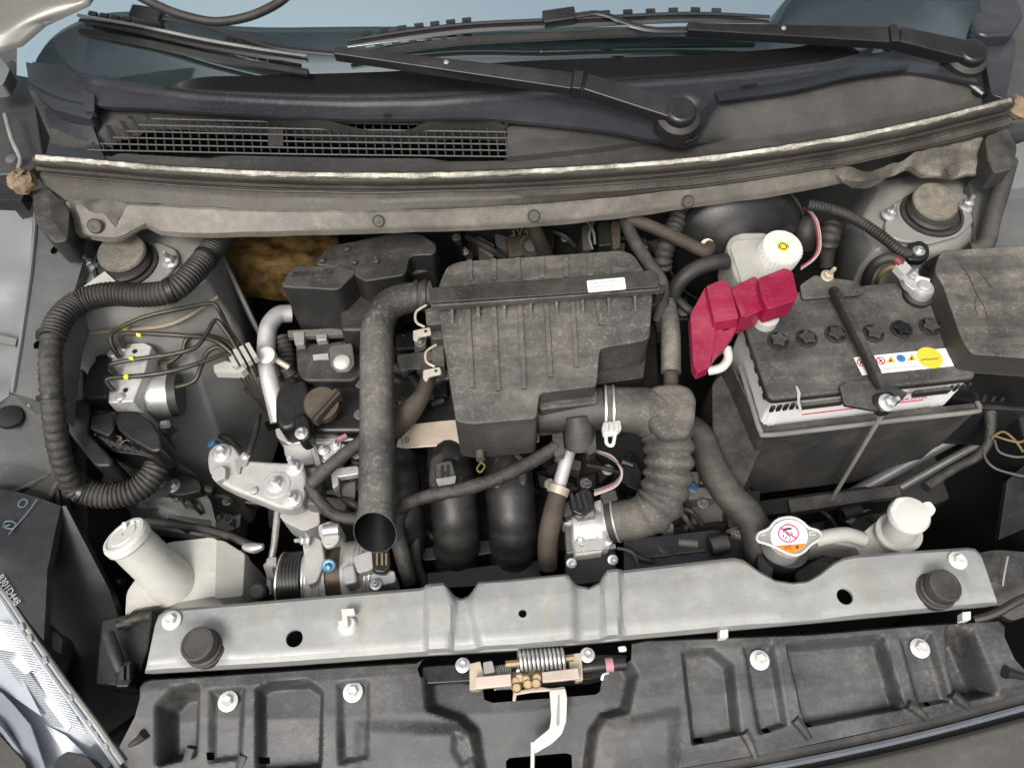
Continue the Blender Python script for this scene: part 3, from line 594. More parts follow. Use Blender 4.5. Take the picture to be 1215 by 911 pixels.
# ================================================================ front structure
rs = thing('radiator_support', 'silver painted crossbar over the radiator, worn and dusty', 'crossbar', (0, -.02, .0))
T = [(184, 742), (188, 730), (198, 723), (320, 712.5), (500, 697.5), (505, 696), (528, 694), (540, 707), (548, 710), (557, 706), (568, 692), (600, 690), (672, 683), (684, 694), (699, 697), (711, 691), (718, 679), (735, 677), (870, 661.5), (882, 664), (900, 677), (920, 688), (940, 691), (958, 689), (972, 681), (988, 668), (1000, 662), (1014, 659), (1080, 654), (1148, 649.5), (1158, 651), (1165, 660)]
Bt = [(172, 798), (330, 789), (510, 776), (620, 770), (740, 758), (960, 738), (1184, 717)]
def shiftc(c, f): return c
def blend(t):
    fT = lambda x: np.interp(x, [p[0] for p in T], [p[1] for p in T]); fB = lambda x: np.interp(x, [p[0] for p in Bt], [p[1] for p in Bt])
    us = np.linspace(0, 1, 241); xt = 184+(1165-184)*us; xb = 172+(1184-172)*us
    return [(float(a*(1-t)+b*t), float(c*(1-t)+d*t)) for a, b, c, d in zip(xt, xb, fT(xt), fB(xb))]
feats = [([(505, 690), (529, 690), (540, 716), (534, 790), (507, 790)], .009, 3.5), ([(566, 690), (676, 680), (682, 704), (684, 780), (572, 786), (558, 716)], .009, 5), ([(717, 672), (736, 672), (736, 770), (716, 772), (714, 700)], .009, 3.5),
         ([(213, 765), (222, 745), (245, 738), (266, 748), (272, 765), (262, 782), (235, 788), (218, 782)], .006, 9), ([(1090, 695), (1098, 678), (1118, 670), (1140, 680), (1146, 698), (1134, 714), (1108, 718)], .006, 9), ([(395, 738), (412, 728), (430, 740), (425, 756), (402, 756)], .003, 6)]
sp = sheet([(blend(0), .060), (blend(.04), .0645), (blend(.3), .066), (blend(.85), .064), (blend(.95), .060), (blend(1), .046)], 240, 5, feats, th=.004, sharp=True, nz=.0009, nsc=14)
spn = sp.build('panel', 'silver', rs, smooth=50)
ct = MB()
for x, y, q in ((349, 757, .0092), (620, 730, .0045), (1003, 707, .0090)): ct.lathe([(q, -.03), (q, .03)], P(x, y, .066), n=24)
cut(spn, ct, 'FAST')
fb = [Vector(P(x, y, .046)) for x, y in blend(1)]; fT = [Vector(P(x, y, .058)) for x, y in blend(0)]
mb = MB(); K = len(fb); mb.add(fb+[v-Vector((0, -.004, .03)) for v in fb], [[i, i+1, K+i+1, K+i] for i in range(K-1)]); mb.build('flange', 'silver', rs, solid=.003)
mb = MB(); mb.add(fT+[v-Vector((0, 0, .035)) for v in fT], [[i, i+1, K+i+1, K+i] for i in range(K-1)]); mb.build('flange', 'silver', rs, solid=.003)
for x, y in ((204, 736), (1136, 665)): bolt(P(x, y, .066), .0105, rs, 'bolt_white')
patch([(516, 790), (524, 790), (524, 800), (516, 800)], .05, 'deep', rs, 'slot')
for xy, lb in (((235, 764), 'round black rubber hood stop on the left end of the silver crossbar'), ((1115, 696), 'round black rubber hood stop on the right end of the silver crossbar')):
    t = thing('hood_stop', lb, 'rubber stop', P(xy[0], xy[1], .064), 'rubber hood stops')
    c = P(xy[0]-(4 if xy[0] > 600 else -8), xy[1]+4, .068); MB().lathe([(.0195, -.01), (.0195, .003), (.0170, .004), (.0170, .007), (.0186, .0085), (.0186, .0155), (.0178, .018), (.0148, .0186), (.0143, .018), (.004, .018)], c, (-.12 if xy[0] < 600 else .12, 0, 1), n=36).build('stop', 'stop_rubber', t, smooth=30)
    MB().lathe([(.0205, -.01), (.0215, .0), (.0198, .0015)], c, n=36).build('washer', 'hose_mid', t)
cl = thing('hood_rod_clip', 'small cream plastic clip on the silver crossbar', 'clip', P(413, 745, .066))
MB().lathe([(.011, 0), (.0105, .003), (.008, .006), (.004, .006)], P(413, 742, .066), n=20).build('base', 'white_cap', cl)
MB().px([(405, 722), (420, 721), (421, 728), (412, 730), (413, 742), (402, 744), (401, 737), (406, 735)], .080, .009, r=1).build('hook', 'white_cap', cl, bevel=.001)
# ---- plastic shroud in front of the crossbar
sh = thing('grille_shroud', 'long ribbed grey-black plastic shroud in front of the silver crossbar', 'shroud', (0, -.1, -.03))
Tt = [(166, 814), (171, 808), (180, 805), (250, 801), (330, 795.5), (410, 790), (494, 785), (504, 780), (520, 777), (620, 772), (738, 764), (752, 762), (766, 759), (960, 752), (1090, 741), (1184, 735), (1192, 742)]
Tm = [(160, 850), (330, 850), (500, 845), (620, 840), (740, 828), (960, 812), (1100, 795), (1204, 782)]
Bb = [(128, 912), (330, 925), (500, 925), (620, 915), (740, 900), (920, 870), (1100, 838), (1228, 808)]
Bc = [(124, 926), (330, 944), (500, 946), (620, 936), (740, 922), (920, 892), (1100, 853), (1232, 818)]
pk = [([(190, 838), (206, 820), (230, 816), (227, 892), (190, 902)], -.026, 7), ([(251, 820), (288, 817), (283, 898), (250, 902)], -.006, 2.5), ([(306, 818), (318, 812), (362, 808), (380, 820), (378, 908), (306, 914)], -.014, 3.5),
      ([(402, 812), (436, 808), (436, 898), (404, 904)], -.006, 2.5), ([(812, 774), (846, 771), (867, 788), (876, 868), (824, 880)], -.014, 3.5), ([(884, 768), (916, 764), (932, 858), (902, 868)], -.007, 2.5),
      ([(936, 765), (1046, 756), (1070, 838), (958, 858)], -.015, 3.5), ([(1070, 757), (1104, 752), (1126, 830), (1092, 836)], -.007, 2.5), ([(1128, 748), (1150, 752), (1178, 818), (1142, 826), (1132, 790)], -.028, 7),
      ([(506, 800), (510, 838), (545, 850), (562, 866), (578, 960), (692, 960), (704, 868), (716, 848), (742, 842), (752, 800), (740, 780), (520, 790)], -.016, 6), ([(425, 860), (548, 866), (562, 890), (562, 960), (425, 960)], .004, 8), ([(722, 862), (800, 846), (800, 960), (716, 960)], .004, 8), ([(540, 872), (552, 878), (562, 898), (548, 908), (538, 890)], -.004, 3)]
smb = sheet([(Tt, .026), (off(Tt, 2), .034), (off(Tt, 14), .036), (Tm, .032), (Bb, .014), (Bc, .004)], 560, [2, 5, 22, 28, 6], [(p_, d_*1.35, max(5., s_*1.3)) for p_, d_, s_ in pk], th=.003, sharp=True, nz=.0006, nsc=12)
shn = smb.build('panel', 'shroud', sh, smooth=55)
ct = MB()
for q in ([(497, 796), (512, 770), (736, 752), (748, 764), (747, 786), (716, 797), (713, 818), (708, 822), (584, 832), (574, 828), (572, 812), (500, 806)], [(600, 900), (604, 896), (672, 890), (680, 892), (683, 960), (600, 960)]):
    top = [P(x, y, .02) for x, y in q]; ct.prism([p+Vector((0, 0, .06)) for p in top], [p-Vector((0, 0, .06)) for p in top])
for q in ([(247, 893), (254, 892), (254, 901), (247, 902)], [(306, 897), (316, 896), (316, 904), (306, 905)], [(826, 873), (836, 872), (837, 880), (827, 881)], [(905, 864), (913, 862), (915, 868), (907, 870)], [(954, 856), (963, 854), (965, 861), (956, 863)], [(1098, 832), (1104, 830), (1106, 836), (1100, 838)], [(660, 762), (668, 762), (667, 764), (661, 764)]):
    top = [P(x, y, .015) for x, y in q]; ct.prism([p+Vector((0, 0, .05)) for p in top], [p-Vector((0, 0, .05)) for p in top])
cut(shn, ct)
for x, y in ((271, 832), (419, 821), (901, 783), (1091, 769)): bolt(P(x, y, .0295), .0108, sh, 'bolt_white')
for pts in ([(228, 886), (222, 905), (214, 925)], [(290, 895), (284, 912), (280, 925)], [(882, 868), (890, 882), (896, 898)], [(942, 852), (952, 864), (960, 876)], [(1076, 835), (1090, 844), (1098, 852)], [(1128, 822), (1140, 832), (1148, 838)]):
    MB().tp([(x, y, .018-i*.006) for i, (x, y) in enumerate(pts)], [.006, .0055, .004], n=8, sub=3).build('rib', 'shroud', sh)
MB().tp([(172, 870, .03), (166, 876, .025), (154, 884, .02)], [.006, .0045, .003], n=8).build('push_pin', 'plastic_clean', sh); MB().tp([(1192, 797, .03), (1204, 800, .025), (1216, 803, .02)], [.007, .0045, .004], n=8).build('push_pin', 'plastic_clean', sh)
for x, y in ((859, 751), (1147, 730)): MB().px([(x-5, y-4), (x+5, y-5), (x+5, y+5), (x-5, y+6)], .050, .012, r=1).build('edge_clip', 'white_cap', sh, bevel=.001)
# ---- bumper edge
bp = thing('bumper', 'painted bumper edge with grey trim at the bottom right corner', 'bumper', (.2, -.25, -.1))
sheet([(off(Bc, 0), .003), (off(Bc, 7), .001), (off(Bc, 12), -.006)], 60, 3, th=.01).build('rubber_edge', 'rubber', bp, smooth=60)
sheet([(off(Bc, 13), -.004), (off(Bc, 17), -.0025), (off(Bc, 21), -.006)], 60, 3, th=.006).build('trim_strip', 'lens_grey', bp, smooth=60)
sheet([(off(Bc, 21), -.016), (off(Bc, 30), -.016)], 60, 2, th=.01).build('gap_strip', 'deep', bp)
sheet([(off(Bc, 28), -.008), (off(Bc, 33), -.004), (off(Bc, 50), -.006), (off(Bc, 120), -.03), (off(Bc, 300), -.16)], 60, 4, th=.006).build('painted_skin', 'bumper_paint', bp, smooth=60)
MB().prism([(-.8, -.26, -.02), (.8, -.26, -.02), (.8, -.24, -.02), (-.8, -.24, -.02)], [(-.8, -.26, -.5), (.8, -.26, -.5), (.8, -.24, -.5), (-.8, -.24, -.5)]).build('light_block_wall', 'deep', bp)  # unseen front wall added to keep light from leaking into the bay
# ================================================================ hood latch
lt = thing('hood_latch', 'brass coloured hood latch with coil spring and silver lever below the crossbar', 'latch', P(640, 800, -.02))
MB().px([(500, 790), (560, 786), (560, 808), (500, 812)], .025, .03, r=3).build('bracket', 'gloss_black', lt, bevel=.002)
MB().px([(556, 792), (700, 776), (745, 776), (742, 796), (700, 806), (560, 812)], .0, .03, r=3).build('plate', 'gloss_black', lt, bevel=.002)
MB().tp([(668, 796, .03), (700, 791, .034), (742, 787, .034)], .007, n=10).build('release_cable', 'gloss_black', lt)
MB().tp([(718, 789, .034), (727, 788, .034)], .0078, n=12).build('cable_mark', 'wire_pink', lt)
for s, q in ((0, [(557, 787), (570, 784), (577, 812), (568, 818), (557, 818)]), (1, [(674, 776), (690, 774), (692, 806), (684, 808), (676, 792)])):
    MB().px(q, .046, .014, r=1).build('plate', 'zinc_gold', lt, bevel=.0012)
def coil(a, b, r, turns, w):
    a, b = Vector(a), Vector(b); d = (b-a); z = d.normalized(); x = z.cross(Vector((0, 0, 1))).normalized(); y = z.cross(x); N = turns*10
    return MB().tube([a+d*(i/N)+(x*math.cos(i*.62832)+y*math.sin(i*.62832))*r for i in range(N+1)], w, n=6, raw=True)
coil(P(614, 784, .046), P(669, 781, .046), .0105, 11, .00185).build('coil_spring', 'steel', lt)
coil(P(588, 797, .038), P(606, 794, .038), .006, 7, .0009).build('small_spring', 'steel_dull', lt)
coil(P(587, 812, .030), P(606, 811, .030), .005, 8, .0008).build('small_spring', 'steel_dull', lt)
MB().tube([P(600, 788, .046), P(680, 780, .046)], .004, n=8).build('spring_pin', 'zinc_brown', lt)
MB().px([(573, 785), (584, 783), (588, 797), (574, 800)], .052, .012, r=2).build('bushing', 'steel_dull', lt, bevel=.002)
MB().px([(563, 803), (606, 799), (607, 813), (564, 817)], .058, .006, r=1).build('plate', 'zinc_pink', lt, bevel=.001)
MB().px([(643, 797), (686, 792), (688, 805), (644, 809)], .058, .006, r=1).build('plate', 'zinc_pink', lt, bevel=.001)
MB().px([(606, 797), (645, 792), (646, 806), (608, 812)], .040, .006).build('cross_plate', 'zinc_brown', lt, bevel=.001)
for i, (x, y) in enumerate(((611, 808), (616, 804), (624, 806), (626, 811), (637, 804), (636, 810), (613, 815))):
    MB().lathe([(.0058, -.004), (.0058, .001), (.004, .003)], P(x, y, .048), (0, -.3, 1), n=12).build('pawl', 'zinc_brown', lt)
MB().px([(609, 820), (640, 814), (652, 816), (670, 814), (671, 818), (630, 821), (613, 824), (612, 831), (608, 831)], .034, .004).build('lever_arm', 'zinc_pink', lt, bevel=.0008)
ll = MB().px([(652, 818), (671, 816), (673, 828), (672, 855), (667, 870), (656, 881), (634, 894), (633, 879), (652, 864), (654, 850)], .036, .003, r=3).build('lever', 'bolt_white', lt, bevel=.001)
MB().px([(662, 824), (664, 824), (664, 858), (662, 862), (660, 858)], .0365, .0004).build('lever_groove', 'grey_ink', ll)
MB().tp([(632, 880, .034), (632, 900, .03), (631, 940, .02)], .0022, n=6).build('lever_tip', 'bolt_white', ll)
for x, y in ((549, 789), (697, 777)): bolt(P(x, y, .044), .008, lt, 'steel')
MB().tp([(714, 806, .02), (716, 800, .022), (722, 798, .022)], .002, n=6).build('wire_clip', 'steel', lt)
MB().px([(733, 767), (742, 766), (744, 772), (735, 773)], .042, .003, r=2).build('cable_end', 'bolt_white', lt)
# ================================================================ air filter box
ab = thing('air_filter_box', 'large dust covered black air filter box in the middle of the engine', 'air filter box', P(640, 430, .02))
AK = dict(ky=.10, y0=.36)
body = [(519, 362), (775, 344), (771, 400), (764, 404), (712, 413), (708, 458), (640, 466), (637, 496), (560, 503), (541, 500)]
bd = MB().px(body, .163, .09, r=6, flat=.055, **AK).build('body', 'airbox', ab, bevel=.017, seg=5)
MB().px([(645, 420), (768, 406), (764, 448), (706, 456), (640, 462)], .098, .06, r=3).build('outlet_step', 'plastic_side', ab, bevel=.004)
rear = [(519, 342), (530, 316), (545, 310), (640, 304), (738, 297), (752, 302), (770, 330)]
MB().px(rear, .172, .07, r=7, flat=.09, ky=-.28, y0=.37).build('shell', 'airbox', ab, bevel=.010, seg=3)
MB().px([(508, 341), (640, 331), (776, 320), (782, 326), (782, 340), (650, 350), (512, 359)], .184, .012, r=2).build('seam_band', 'plastic_side', ab, bevel=.003)
MB().px([(510, 356), (782, 337), (783, 344), (512, 364)], .180, .008, r=1).build('seam_flange', 'airbox', ab, bevel=.0015)
for k, x in enumerate((557, 588, 619, 650, 681, 710)):
    y0 = 368-(x-520)*.07; y1 = (482, 486, 484, 470, 458, 408)[k]
    s = MB(); a = P(x-2, y0, .1635, **AK); b = P(x+3, y1-22, .1635, **AK)
    s.prism([a+Vector((-.0028, 0, .0028)), a+Vector((.0028, 0, .0028)), b+Vector((.0028, 0, .0022)), b+Vector((-.0028, 0, .0022))], [a+Vector((-.0034, 0, -.004)), a+Vector((.0030, 0, -.004)), b+Vector((.0030, 0, -.004)), b+Vector((-.0034, 0, -.004))]); s.build('rib', 'airbox', ab)
for k in range(7):
    x = 557+k*28.5; y0 = 306.5-k*1.25
    a = P(x, y0+2, .1732, -.28, .37); b = P(x+1, y0+27, .1732, -.28, .37)
    MB().prism([a+Vector((-.0032, 0, .001)), a+Vector((.0032, 0, .001)), b+Vector((.0032, 0, .001)), b+Vector((-.0032, 0, .001))], [a+Vector((-.004, 0, -.006)), a+Vector((.004, 0, -.006)), b+Vector((.004, 0, -.006)), b+Vector((-.004, 0, -.006))]).build('rib', 'airbox', ab)
for x in (536, 567, 598, 629, 660, 691, 722, 753):
    y = 362-(x-512)*.074; a = P(x, y, .176); b = P(x+1, y+25, .1625, **AK)
    s = Vector((.0016, 0, 0)); z = Vector((0, 0, .010)); MB().prism([a-s, a+s, b+s, b-s], [a-s-z*2, a+s-z*2, b+s-z, b-s-z]).build('gusset', 'airbox', ab)
lb = patch([(696, 333), (741, 329), (743, 343), (698, 347)], .1848, 'white_clean', ab, 'sticker', r=2)
for i, (n_, dy) in enumerate(((20, -2.4), (14, 2.2))):
    for k in range(n_):
        x = 700+k*1.95+random.uniform(-.4, .4); y = 338.5-(x-698)*.085+dy; w = random.uniform(.5, 1.3)
        MB().px([(x, y-.9), (x+w, y-1), (x+w, y+.7), (x, y+.8)], .18515, .0002).build('print_mark', 'grey_ink', lb)
MB().px([(776, 322), (790, 334), (790, 345), (780, 350), (776, 340)], .17, .02, r=3).build('hinge_ear', 'plastic', ab, bevel=.003)
MB().px([(768, 352), (782, 350), (785, 360), (770, 363)], .14, .02, r=3).build('lug', 'plastic', ab, bevel=.003)
# left side brackets and spring clips
MB().px([(504, 366), (522, 362), (524, 384), (506, 386)], .150, .03, r=2).build('clip_block', 'airbox', ab, bevel=.002)
MB().px([(508, 386), (524, 384), (526, 402), (512, 402)], .135, .03, r=2).build('clip_block', 'airbox', ab, bevel=.002)
MB().px([(512, 404), (526, 402), (528, 434), (512, 434)], .120, .03, r=2).build('clip_block', 'airbox', ab, bevel=.002)
for x, y, z in ((502, 380, .16), (514, 427, .13)):
    MB().tp([(x+4, y-18, z), (x-8, y-10, z), (x-8, y+2, z), (x+2, y+8, z)], .0016, n=6).build('spring_clip', 'clip_metal', ab)
    MB().px([(x-12, y+12), (x+8, y+8), (x+10, y+16), (x-4, y+19), (x-8, y+25), (x-12, y+22)], z, .004, r=2).build('spring_clip', 'clip_metal', ab, bevel=.001)
    MB().lathe([(.0018, 0), (.0018, .0006)], P(x+3, y+13, z+.0004)).build('clip_hole', 'deep', ab)
# front outlet duct toward the ribbed hose
MB().tube([P(640, 488, .088), P(680, 487, .092), P(716, 485, .096)], .0268, n=22).build('outlet_neck', 'plastic', ab)
MB().px([(636, 470), (708, 461), (710, 478), (640, 486)], .124, .07, r=4).build('outlet_shoulder', 'airbox', ab, bevel=.009, seg=3)
dn = MB().tube([P(684, 492, .105), P(687, 512, .09), P(688, 528, .075)], [.015, .0185, .0195], n=20, sub=4, hollow=.03).build('drain_nozzle', 'plastic', ab)
MB().px([(692, 512), (706, 508), (708, 535), (698, 540)], .09, .02, r=2).build('nozzle_tab', 'plastic', ab, bevel=.002)
MB().px([(655, 515), (668, 512), (670, 538), (658, 542)], .085, .015, r=2).build('nozzle_tab', 'plastic', ab, bevel=.002)
# ---- snorkel pipe
sn = thing('intake_snorkel', 'long dusty intake snorkel pipe bending down with an open slanted mouth', 'intake pipe', P(447, 620, .0))
MB().tube([P(512, 350, .140), P(494, 352, .142), P(474, 356, .143), P(458, 366, .142), P(449, 384, .139), P(447, 410, .134), P(447, 450, .126), P(447, 500, .115), P(447, 560, .1), P(446, 600, .09), P(446, 610, .088), P(445, 632, .086)], [.0185, .019, .0195, .020, .0205, .0205, .0205, .0205, .0205, .0205, .0215, .0245], n=32, sub=8, hollow=.07, scarf=.017, part='outer').build('pipe', 'airbox', sn, smooth=60)
MB().tube([P(447, 560, .1), P(446, 600, .09), P(446, 610, .088), P(445, 632, .086)], [.0205, .0205, .0215, .0245], n=32, sub=8, hollow=.040, scarf=.017, part='inner').build('mouth_lining', 'matte_black', sn, smooth=60)
MB().tube([P(492, 352, .142), P(497, 352, .142)], .0215, n=26).build('coupling_ring', 'plastic', sn); MB().tube([P(503, 351, .142), P(507, 351, .142)], .0215, n=26).build('coupling_ring', 'plastic', sn)
MB().tp([(463, 372, .13), (466, 420, .125), (466, 520, .105), (466, 606, .085)], .0014, n=5).build('mould_seam', 'airbox', sn)
# ---- resonator box
rb = thing('resonator_box', 'black dusty plastic resonator box with two raised lobes left of the snorkel', 'resonator', P(400, 370, .03))
MB().px([(331, 340), (347, 315), (408, 315), (424, 321), (402, 344)], .150, .1, r=7, taper=.97, flat=.052).build('lobe', 'plastic_side', rb, bevel=.009, seg=4)
MB().px([(372, 314), (388, 292), (474, 275), (500, 277), (519, 290), (516, 302), (486, 303), (482, 326), (432, 334), (410, 318)], .148, .1, r=7, taper=.98, flat=.045).build('lobe', 'plastic_side', rb, bevel=.010, seg=4)
MB().px([(480, 296), (516, 292), (522, 302), (518, 318), (486, 326)], .118, .07, r=6).build('lobe', 'plastic_side', rb, bevel=.007, seg=3)
MB().px([(402, 340), (432, 330), (484, 322), (486, 340), (446, 392), (404, 392)], .102, .05, r=5, flat=.045).build('shoulder', 'plastic_side', rb, bevel=.010, seg=3)
text('XHBNAUTIK', .0098, P(372, 324, .1502), (1, .03, 0), (0, 1, 0), 'plastic_side', rb, ex=.0008, lift=.0006)
text('awnd', .0125, P(402, 305, .1485), (1, .1, 0), (.1, 1, 0), 'plastic', rb, lift=.0008)
for x, y, q in ((383, 310, .005), (412, 296, .006), (421, 312, .005), (447, 311, .0055), (446, 307, .003)):
    MB().lathe([(q, -.004), (q*.8, .003), (q*.3, .0045)], P(x, y, .148), n=9).build('boss', 'plastic', rb)
MB().px([(341, 392), (425, 388), (425, 396), (342, 400)], .062, .008, r=1).build('flange', 'alu_dark', rb, bevel=.001)
for q in ([(347, 394), (361, 393), (361, 408), (350, 409)], [(375, 396), (388, 395), (388, 403), (375, 404)], [(415, 390), (430, 388), (432, 403), (417, 406)]): MB().px(q, .064, .012, r=2).build('flange_clip', 'steel_dull', rb, bevel=.0015)
# ================================================================ engine
en = thing('engine', 'dark engine with black rocker cover under the air filter box', 'engine', P(560, 480, -.3))
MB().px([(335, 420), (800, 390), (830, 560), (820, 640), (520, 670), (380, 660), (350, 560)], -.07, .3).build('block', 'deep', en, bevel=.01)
vc = MB().px([(352, 400), (520, 392), (780, 380), (784, 470), (640, 500), (470, 512), (360, 512), (335, 490), (333, 460), (348, 440)], .030, .08, r=8).build('rocker_cover', 'gloss_black', en, bevel=.012, seg=3)
MB().px([(350, 408), (430, 402), (432, 440), (420, 452), (360, 452), (352, 440)], .046, .02, r=6).build('cover_plateau', 'plastic', en, bevel=.004)
MB().px([(326, 468), (338, 446), (352, 444), (356, 470), (352, 505), (335, 510), (326, 500)], .05, .09, r=7).build('timing_cover', 'gloss_black', en, bevel=.009, seg=4)
MB().px([(346, 452), (362, 450), (372, 478), (372, 500), (350, 505)], .052, .06, r=6).build('cover_bulge', 'gloss_black', en, bevel=.008, seg=3)
MB().px([(326, 508), (350, 506), (420, 502), (425, 520), (400, 525), (340, 526), (328, 518)], .01, .03, r=3).build('head_flange', 'alu_bright', en, bevel=.003)
MB().px([(335, 520), (400, 520), (405, 545), (360, 552), (338, 542)], -.005, .06, r=4).build('head_block', 'alu', en, bevel=.004)
cp = thing('oil_filler_cap', 'brown-black oil filler cap with a raised diagonal grip bar', 'oil cap', P(384, 480, .03))
MB().lathe([(.020, -.01), (.0225, .0), (.0235, .012), (.0215, .0165), (.006, .0175)], P(384, 482, .056), (.05, -.28, 1), n=32).build('disc', 'hose_brown', cp)
a, b = P(371, 498, .074), P(402, 464, .079); d = (b-a).normalized(); s = Vector((d.y, -d.x, 0)).normalized()*.0055; z = Vector((0, 0, .014)); MB().prism([a+s+z*.3, b+s+z*.3, b-s+z*.3, a-s+z*.3], [a+s-z, b+s-z, b-s-z, a-s-z]).build('grip_bar', 'hose_brown', cp, bevel=.002)
MB().prism([a+s*.5+z*.34, b+s*.5+z*.34, b-s*.1+z*.34, a-s*.1+z*.34], [a+s*.5, b+s*.5, b-s*.1, a-s*.1]).build('grip_groove', 'deep', cp)
br = thing('cover_bracket', 'small steel bracket with round bolt between resonator and oil cap', 'bracket', P(405, 425, .05))
MB().px([(390, 410), (418, 406), (421, 432), (414, 440), (400, 441), (392, 434)], .074, .006, r=4).build('plate', 'alu_dark', br, bevel=.002)
bolt(P(406, 430, .074), .0115, br, 'bolt_white', 'screw'); patch([(371, 421), (389, 419), (390, 426), (372, 427)], .0475, 'white_ink', br, 'sticker', th=.0015)
bc = thing('cam_sensor', 'black sensor housing with a steel bolt below the oil cap', 'sensor', P(356, 515, .02))
MB().px([(348, 492), (362, 488), (368, 500), (370, 518), (358, 524), (350, 516)], .062, .03, r=5).build('housing', 'gloss_black', bc, bevel=.005, seg=3); bolt(P(358, 514, .062), .0085, bc, 'steel', 'bolt')
for x, y in ((428, 455), (427, 492), (472, 508), (424, 538)): bolt(P(x, y, .032), .008, en, 'alu_dark', 'bolt')
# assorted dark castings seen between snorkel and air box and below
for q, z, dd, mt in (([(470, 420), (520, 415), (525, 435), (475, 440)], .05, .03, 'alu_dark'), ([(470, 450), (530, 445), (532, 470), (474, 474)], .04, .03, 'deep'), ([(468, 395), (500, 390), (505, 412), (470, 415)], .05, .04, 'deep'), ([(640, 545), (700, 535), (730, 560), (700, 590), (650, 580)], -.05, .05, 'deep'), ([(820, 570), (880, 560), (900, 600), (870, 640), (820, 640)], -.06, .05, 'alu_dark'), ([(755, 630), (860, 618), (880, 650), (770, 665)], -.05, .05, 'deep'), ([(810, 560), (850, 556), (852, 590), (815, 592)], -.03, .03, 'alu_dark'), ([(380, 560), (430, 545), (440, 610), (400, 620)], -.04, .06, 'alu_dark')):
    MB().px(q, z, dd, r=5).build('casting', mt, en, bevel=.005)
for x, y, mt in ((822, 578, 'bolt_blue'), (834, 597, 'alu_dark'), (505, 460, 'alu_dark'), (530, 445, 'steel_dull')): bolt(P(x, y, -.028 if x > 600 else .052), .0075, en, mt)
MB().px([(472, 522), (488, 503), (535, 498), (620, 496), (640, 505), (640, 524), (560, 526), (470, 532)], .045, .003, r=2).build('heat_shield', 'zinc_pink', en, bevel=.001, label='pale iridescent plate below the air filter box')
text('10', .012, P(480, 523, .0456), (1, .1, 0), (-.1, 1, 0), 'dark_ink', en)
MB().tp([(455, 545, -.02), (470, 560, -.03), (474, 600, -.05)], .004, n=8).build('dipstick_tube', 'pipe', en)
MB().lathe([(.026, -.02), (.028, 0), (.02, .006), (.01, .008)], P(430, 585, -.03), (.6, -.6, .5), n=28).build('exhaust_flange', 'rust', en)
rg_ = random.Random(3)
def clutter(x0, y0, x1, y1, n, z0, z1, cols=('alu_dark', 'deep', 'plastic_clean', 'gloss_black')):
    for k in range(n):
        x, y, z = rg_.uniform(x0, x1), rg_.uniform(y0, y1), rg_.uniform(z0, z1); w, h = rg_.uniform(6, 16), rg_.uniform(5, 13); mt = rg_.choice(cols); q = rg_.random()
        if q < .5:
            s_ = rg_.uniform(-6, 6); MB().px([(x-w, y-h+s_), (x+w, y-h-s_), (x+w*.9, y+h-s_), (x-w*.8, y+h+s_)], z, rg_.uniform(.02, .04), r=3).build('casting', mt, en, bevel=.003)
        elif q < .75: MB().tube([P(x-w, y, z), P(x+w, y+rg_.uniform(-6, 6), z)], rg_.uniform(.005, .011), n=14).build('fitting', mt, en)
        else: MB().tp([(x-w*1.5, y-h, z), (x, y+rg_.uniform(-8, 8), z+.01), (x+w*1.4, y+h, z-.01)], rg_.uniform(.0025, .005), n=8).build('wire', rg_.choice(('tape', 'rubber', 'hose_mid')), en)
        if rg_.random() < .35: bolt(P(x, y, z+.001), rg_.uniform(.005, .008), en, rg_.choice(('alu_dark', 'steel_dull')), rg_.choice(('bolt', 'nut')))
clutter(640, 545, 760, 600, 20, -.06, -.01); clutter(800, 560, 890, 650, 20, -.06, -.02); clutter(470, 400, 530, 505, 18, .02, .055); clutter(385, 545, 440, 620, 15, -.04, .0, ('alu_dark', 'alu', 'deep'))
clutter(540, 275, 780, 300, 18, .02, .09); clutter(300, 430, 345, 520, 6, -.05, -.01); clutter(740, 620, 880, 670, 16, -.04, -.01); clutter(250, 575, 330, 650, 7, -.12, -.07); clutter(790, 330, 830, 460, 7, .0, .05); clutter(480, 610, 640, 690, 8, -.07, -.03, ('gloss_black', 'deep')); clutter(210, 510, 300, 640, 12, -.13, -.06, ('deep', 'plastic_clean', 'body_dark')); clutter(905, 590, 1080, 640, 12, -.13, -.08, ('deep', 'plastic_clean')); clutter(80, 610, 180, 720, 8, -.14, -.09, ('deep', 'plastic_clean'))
# ---- intake manifold: black runners
im = thing('intake_manifold', 'glossy black intake manifold runners curving down in front of the engine', 'intake manifold', P(560, 620, -.15))
for k, x in enumerate((478, 538, 606)):
    w = (.024, .029, .030)[k]
    MB().tube([P(x-6, 528-k*2, .010), P(x-4, 552, .024), P(x, 590, .022), P(x+3, 625, .0), P(x+4, 660, -.045), P(x+2, 700, -.11)], [w*.95, w, w*1.02, w*1.02, w, w], n=22, sub=7, corr=(.024, .0009)).build('runner', 'runner', im, smooth=60)
for k, (x, y) in enumerate(((528, 552), (604, 552))):
    MB().px([(x-20, y+6), (x-18, y-12), (x, y-20), (x+18, y-14), (x+22, y+4), (x+22, y+24), (x-20, y+28)], .052, .03, r=8).build('runner_cap', 'plastic', im, bevel=.007, seg=3)
for q in ([(500, 650), (575, 640), (640, 632), (645, 645), (560, 660), (500, 665)], [(505, 678), (640, 662), (645, 690), (505, 700)]): MB().px(q, -.03, .03, r=4).build('runner_web', 'gloss_black', im, bevel=.003)
fi = thing('injector_connector', 'grey plug on the left manifold runner', 'connector', P(530, 560, .05))
